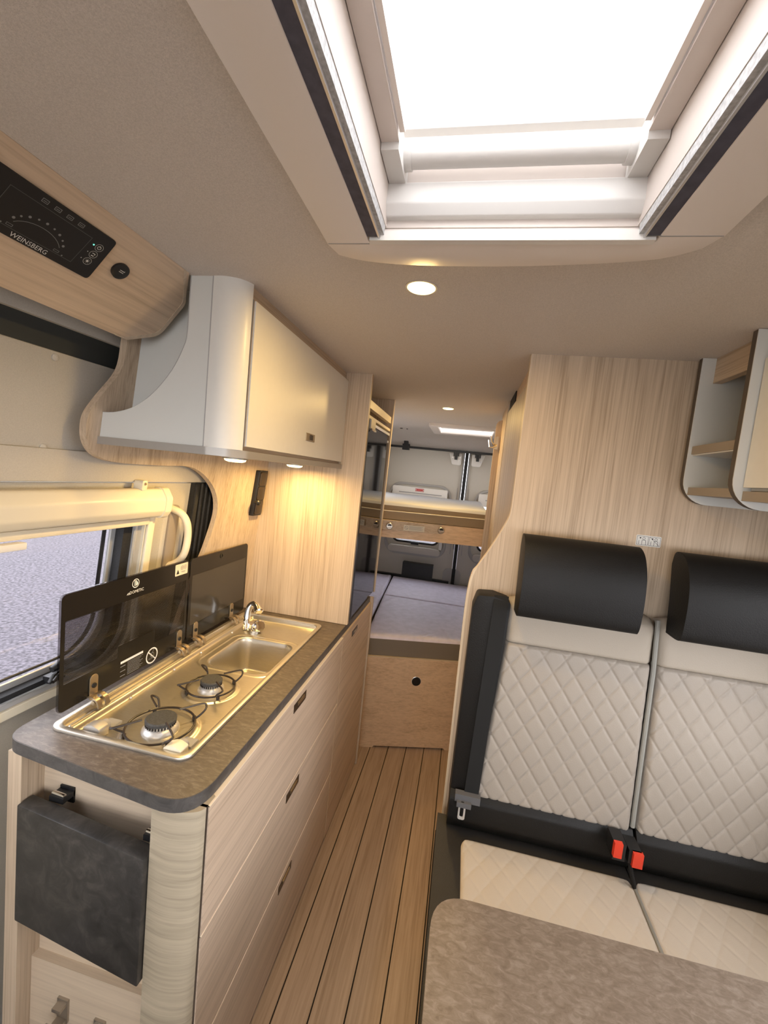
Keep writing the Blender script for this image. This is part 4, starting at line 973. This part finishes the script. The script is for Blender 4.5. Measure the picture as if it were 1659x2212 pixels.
mk('shelf_peg', lathe((0.72, 1.16, 1.687), [(0.012, 0), (0.010, -0.004), (0, -0.005)], n=14), 'white_plastic', rs)
mk('back_panel', box(0.93, 0.95, 1.071, 1.268, 1.56, ZC - 0.001), 'white_lacquer', rs, smooth=False)
mk('top_rail', box(0.652, 0.672, 1.071, 1.268, 1.876, ZC - 0.001), 'wood_y', rs, smooth=False)
mk('cabinet_door', box(0.640, 0.655, 0.32, 1.050, 1.606, 1.879, 0.003), 'white_lacquer', rs, label='cream cabinet door')
mk('cabinet_body', box(0.657, 1.0, 0.32, 1.052, 1.600, ZC - 0.001), 'white_lacquer', rs, smooth=False)
mk('cabinet_shelf', box(0.642, 1.0, 0.32, 1.052, 1.577, 1.598, 0.002), 'shelf_brown', rs)

# ================================================================== BEDS AT THE REAR
def yf(x): return 2.257 + max(0, x + 0.3707) * 0.281          # slanting front line of the beds
lb = thing('rear_bed', (0.0, 3.0, 0), 'rear double bed base with oak front panel', 'bed')
xs = [-0.3707, 0.20]
fr_pts = [(-0.3745, 0.0), (-0.298, 0.0), (-0.292, 0.011), (0.100, 0.011), (0.106, 0.0), (0.20, 0.0), (0.20, 0.5375), (-0.3745, 0.5375)]
mk('front_panel', extr(fr_pts, None, lambda u, v: (u, yf(u), v), lambda u, v: (u, yf(u) + 0.018, v)), 'wood_bed', lb, smooth=False)
mk('top_edge', extr([(-0.3745, 0.536), (0.20, 0.536), (0.20, 0.539), (-0.3745, 0.539)], None, lambda u, v: (u, yf(u) - 0.0008, v), lambda u, v: (u, yf(u) + 0.019, v)), 'edge_light', lb, smooth=False)
ub = mk('push_lock', lathe((-0.094, yf(-0.094) - 0.0005, 0.408), [(0.0255, 0), (0.0255, 0.004), (0.022, 0.005), (0.021, 0.002), (0.0, 0.002)], (0.27, -0.96, 0), 28), 'black_plastic', lb, label='round black push lock')
mk('lock_ring', lathe((-0.094, yf(-0.094) - 0.0005, 0.408), [(0.0275, 0), (0.0275, 0.002), (0.0255, 0.003), (0.0255, 0)], (0.27, -0.96, 0), 28), 'alu_light', ub)
mk('slat_base', extr([(-0.82, 2.29), (-0.375, 2.29), (0.20, 2.45), (0.92, 2.52), (0.92, 3.79), (-0.82, 3.79)], None, lambda u, v: (u, v, 0.50), lambda u, v: (u, v, 0.540)), 'wood_x', lb, smooth=False)
for x0, x1 in ((-0.815, -0.79), (0.88, 0.905)):
    mk('side_frame', box(x0, x1, 2.54, 3.78, 0.0, 0.50), 'wood_y', lb, smooth=False)
def mattress(name, corners, z0, z1, r, mats, label, group, wr=0.0, nu=40, nv=40, wrinkle=None, cat='mattress'):
    """corners: four plan points (x,y) in order near-left, near-right, far-right, far-left"""
    A, B, C_, D = [Vector(c) for c in corners]
    t = thing(name, ((A.x + C_.x) / 2, (A.y + C_.y) / 2, z0), label, cat, group)
    lu = ((B - A).length + (C_ - D).length) / 2; lv = ((D - A).length + (C_ - B).length) / 2
    def f(u, v):
        p = (A * (1 - u) + B * u) * (1 - v) + (D * (1 - u) + C_ * u) * v
        e = min(u * lu, (1 - u) * lu, v * lv, (1 - v) * lv)
        z = z1
        if e < r: z -= r * (1 - math.sqrt(max(0, 1 - (1 - e / r) ** 2)))
        if wrinkle: z += wrinkle(p.x, p.y) * min(1, e / 0.02)
        return (p.x, p.y, z)
    # denser samples near the borders
    bmx = bmesh.new()
    def ss_(n): 
        k = [i / n for i in range(n + 1)]
        return k
    us = sorted(set([0, 0.25 * r / lu, 0.5 * r / lu, r / lu, 1.6 * r / lu] + [0.05 + 0.9 * i / nu for i in range(nu + 1)] + [1 - 1.6 * r / lu, 1 - r / lu, 1 - 0.5 * r / lu, 1 - 0.25 * r / lu, 1]))
    vs = sorted(set([0, 0.25 * r / lv, 0.5 * r / lv, r / lv, 1.6 * r / lv] + [0.05 + 0.9 * i / nv for i in range(nv + 1)] + [1 - 1.6 * r / lv, 1 - r / lv, 1 - 0.5 * r / lv, 1 - 0.25 * r / lv, 1]))
    V = [[bmx.verts.new(f(u, v)) for v in vs] for u in us]
    for i in range(len(us) - 1):
        for j in range(len(vs) - 1): bmx.faces.new((V[i][j], V[i + 1][j], V[i + 1][j + 1], V[i][j + 1]))
    mk('cover', bmx, mats[0], t, ang=80)
    mk('side_band', extr([tuple(A), tuple(B), tuple(C_), tuple(D)], None, lambda u, v: (u, v, z0), lambda u, v: (u, v, z1 - r)), mats[1], t, smooth=False)
    return t
def wrk(x, y):
    s = 0
    for cx, cy, ang, L, w, h in ((-0.10, 2.40, 1.1, 0.10, 0.008, 0.005), (-0.06, 2.40, 1.05, 0.08, 0.008, 0.005), (-0.02, 2.41, 1.0, 0.08, 0.008, 0.0045), (0.05, 2.47, 1.85, 0.11, 0.010, 0.006), (0.07, 2.40, 0.9, 0.08, 0.008, 0.005), (-0.18, 2.38, 1.2, 0.06, 0.01, 0.003), (-0.40, 2.95, 1.2, 0.15, 0.02, 0.006)):
        dx, dy = x - cx, y - cy; a = dx * math.cos(ang) + dy * math.sin(ang); b = -dx * math.sin(ang) + dy * math.cos(ang)
        s += h * math.exp(-(b / w) ** 2) * math.exp(-(a / L) ** 4)
    s += 0.002 * math.sin(9 * x + 3 * y) * math.sin(7 * y)
    return s
MG = 'mattress sections of the rear bed'
mattress('bed_mattress', [(-0.4000, 2.268), (0.20, yf(0.20) + 0.005), (0.20, 3.112), (-0.462, 3.118)], 0.541, 0.652, 0.016, ('mattress_grey', 'mattress_side'), 'wrinkled grey mattress section above the oak bed front', MG, nu=80, nv=90, wrinkle=wrk)
mattress('bed_mattress', [(-0.464, 3.126), (0.90, 3.12), (0.90, 3.765), (-0.500, 3.765)], 0.541, 0.650, 0.016, ('mattress_grey', 'mattress_side'), 'smooth grey mattress section against the rear doors', MG, nu=50, nv=40, wrinkle=lambda x, y: 0.002 * math.sin(7 * x) * math.sin(5 * y))
def wrk2(x, y): return 0.012 * math.sin(16 * (y - 0.6 * x)) * math.exp(-((y - 3.0) / 0.35) ** 2) + 0.004 * math.sin(30 * x + 6 * y)
mattress('bed_mattress', [(-0.80, 2.30), (-0.418, 2.275), (-0.512, 3.765), (-0.80, 3.765)], 0.541, 0.655, 0.022, ('mattress_grey', 'mattress_side'), 'narrow rumpled grey mattress section behind the fridge cabinet', MG, nu=40, nv=90, wrinkle=wrk2)

# bunk above
bk = thing('bunk_bed', (0.0, 3.0, 1.20), 'oak fronted bunk platform over the rear bed', 'bunk')
mk('front_beam', extr([(-0.745, 1.208), (0.20, 1.208), (0.20, 1.308), (-0.745, 1.308)], None, lambda u, v: (u, yf(u), v), lambda u, v: (u, yf(u) + 0.022, v)), 'wood_bed', bk, smooth=False)
mk('platform', extr([(-0.745, 2.285), (-0.372, 2.285), (0.20, 2.445), (0.90, 2.46), (0.90, 3.60), (-0.745, 3.60)], None, lambda u, v: (u, v, 1.255), lambda u, v: (u, v, 1.308)), 'wood_x', bk, smooth=False)
for x0 in (-0.775, 0.90):
    mk('wall_bracket', box(x0, x0 + 0.03, 2.6, 3.5, 1.23, 1.30), 'white_plastic', bk, smooth=False)
for xc in (-0.328, -0.052):
    y = yf(xc); ax = (0.27, -0.96, 0)
    s = mk('snap_lock', lathe((xc, y - 0.0005, 1.280), [(0.0185, 0), (0.0185, 0.008), (0.016, 0.011), (0.0, 0.011)], ax, 22), 'hook_steel', bk, label='round steel snap lock')
    f = Flat((xc + 0.27 * 0.0115, y - 0.0115, 1.280), (0.96, 0.27, 0), (0, 0, 1), 0.0004)
    f.poly([(-0.011, 0.001), (0.011, 0.001), (0.009, 0.008), (0.004, 0.0115), (-0.004, 0.0115), (-0.009, 0.008)]); f.done('lock_face', 'black_plastic', s)
    f = Flat((xc + 0.27 * 0.0115, y - 0.0115, 1.280), (0.96, 0.27, 0), (0, 0, 1), 0.0005)
    f.rect(-0.015, 0.015, -0.003, 0.001); f.done('lock_bar', 'alu_light', s)
bst = mk('notice_sticker', extr([(-0.252, 1.262), (-0.140, 1.262), (-0.140, 1.294), (-0.252, 1.294)], None, lambda u, v: (u, yf(u) - 0.0008, v), lambda u, v: (u, yf(u) + 0.0002, v)), 'sticker_cream', bk, smooth=False, label='cream notice sticker')
f = Flat((-0.196, yf(-0.196) - 0.0008, 1.278), (0.9627, 0.2705, 0), (0, 0, 1), 0.0005)
f.ring(-0.043, 0, 0.008, 0.0098, 18).line((-0.049, 0.006), (-0.037, -0.006), 0.0018)
for k in range(5): f.rect(-0.028, 0.050 - 0.008 * (k % 2), 0.0085 - k * 0.0045, 0.0098 - k * 0.0045)
f.done('notice_print', 'print_grey', bst)
bm_ = mattress('bunk_mattress', [(-0.74, 2.262), (0.196, yf(0.196) + 0.003), (0.196, 3.60), (-0.74, 3.60)], 1.311, 1.408, 0.020, ('bunk_cover', 'bunk_side'), 'thin mattress on the bunk with pale top and brown side', None, nu=60, nv=40, wrinkle=lambda x, y: 0.0025 * math.sin(14 * x + 5 * y))
mk('side_piping', tube([(-0.74, 2.256, 1.362), (-0.371, 2.256, 1.362), (0.196, yf(0.196) - 0.004, 1.362)], 0.003, 6), 'sticker_cream', bm_)
mk('shadow_gap', extr([(-0.745, 1.308), (0.20, 1.308), (0.20, 1.311), (-0.745, 1.311)], None, lambda u, v: (u, yf(u) + 0.016, v), lambda u, v: (u, yf(u) + 0.05, v)), 'dark_gap', bk, smooth=False)
# upright board at the foot of the bunk
ub = thing('bunk_post', (0.2, 2.4, 0.0), 'upright oak board with rounded top beside the bunk', 'post')
bx = roundpoly([(0.186, 0.0), (0.226, 0.0), (0.212, 1.905), (0.176, 1.905)], [0, 0, 0.004, 0.034], 6)
mk('board', exY(rr(0.176, 0.206, 0.0, 1.900, [0, 0, 0.003, 0.028], 6), None, 2.350, 2.368), 'wood_z', ub, smooth=False)
mk('edge_shade', box(0.2065, 0.2125, 2.349, 2.366, 0.0, 1.900), 'mattress_side', ub, smooth=False)  # brown strip painted for the shadow gap beside the board
hk = thing('ladder_hook', (0.172, 2.345, 1.77), 'small metal ladder hook on the upright bunk board', 'hook')
mk('plate', box(0.180, 0.196, 2.345, 2.350, 1.745, 1.815, 0.001, 1), 'hinge_brass', hk)
mk('hook_arm', tube([(0.188, 2.346, 1.77), (0.172, 2.335, 1.768), (0.158, 2.325, 1.785), (0.152, 2.322, 1.812)], 0.004, 8), 'chrome', hk)
mk('hook_arm', tube([(0.188, 2.346, 1.765), (0.165, 2.33, 1.752), (0.150, 2.32, 1.755), (0.143, 2.318, 1.79)], 0.004, 8), 'chrome', hk)
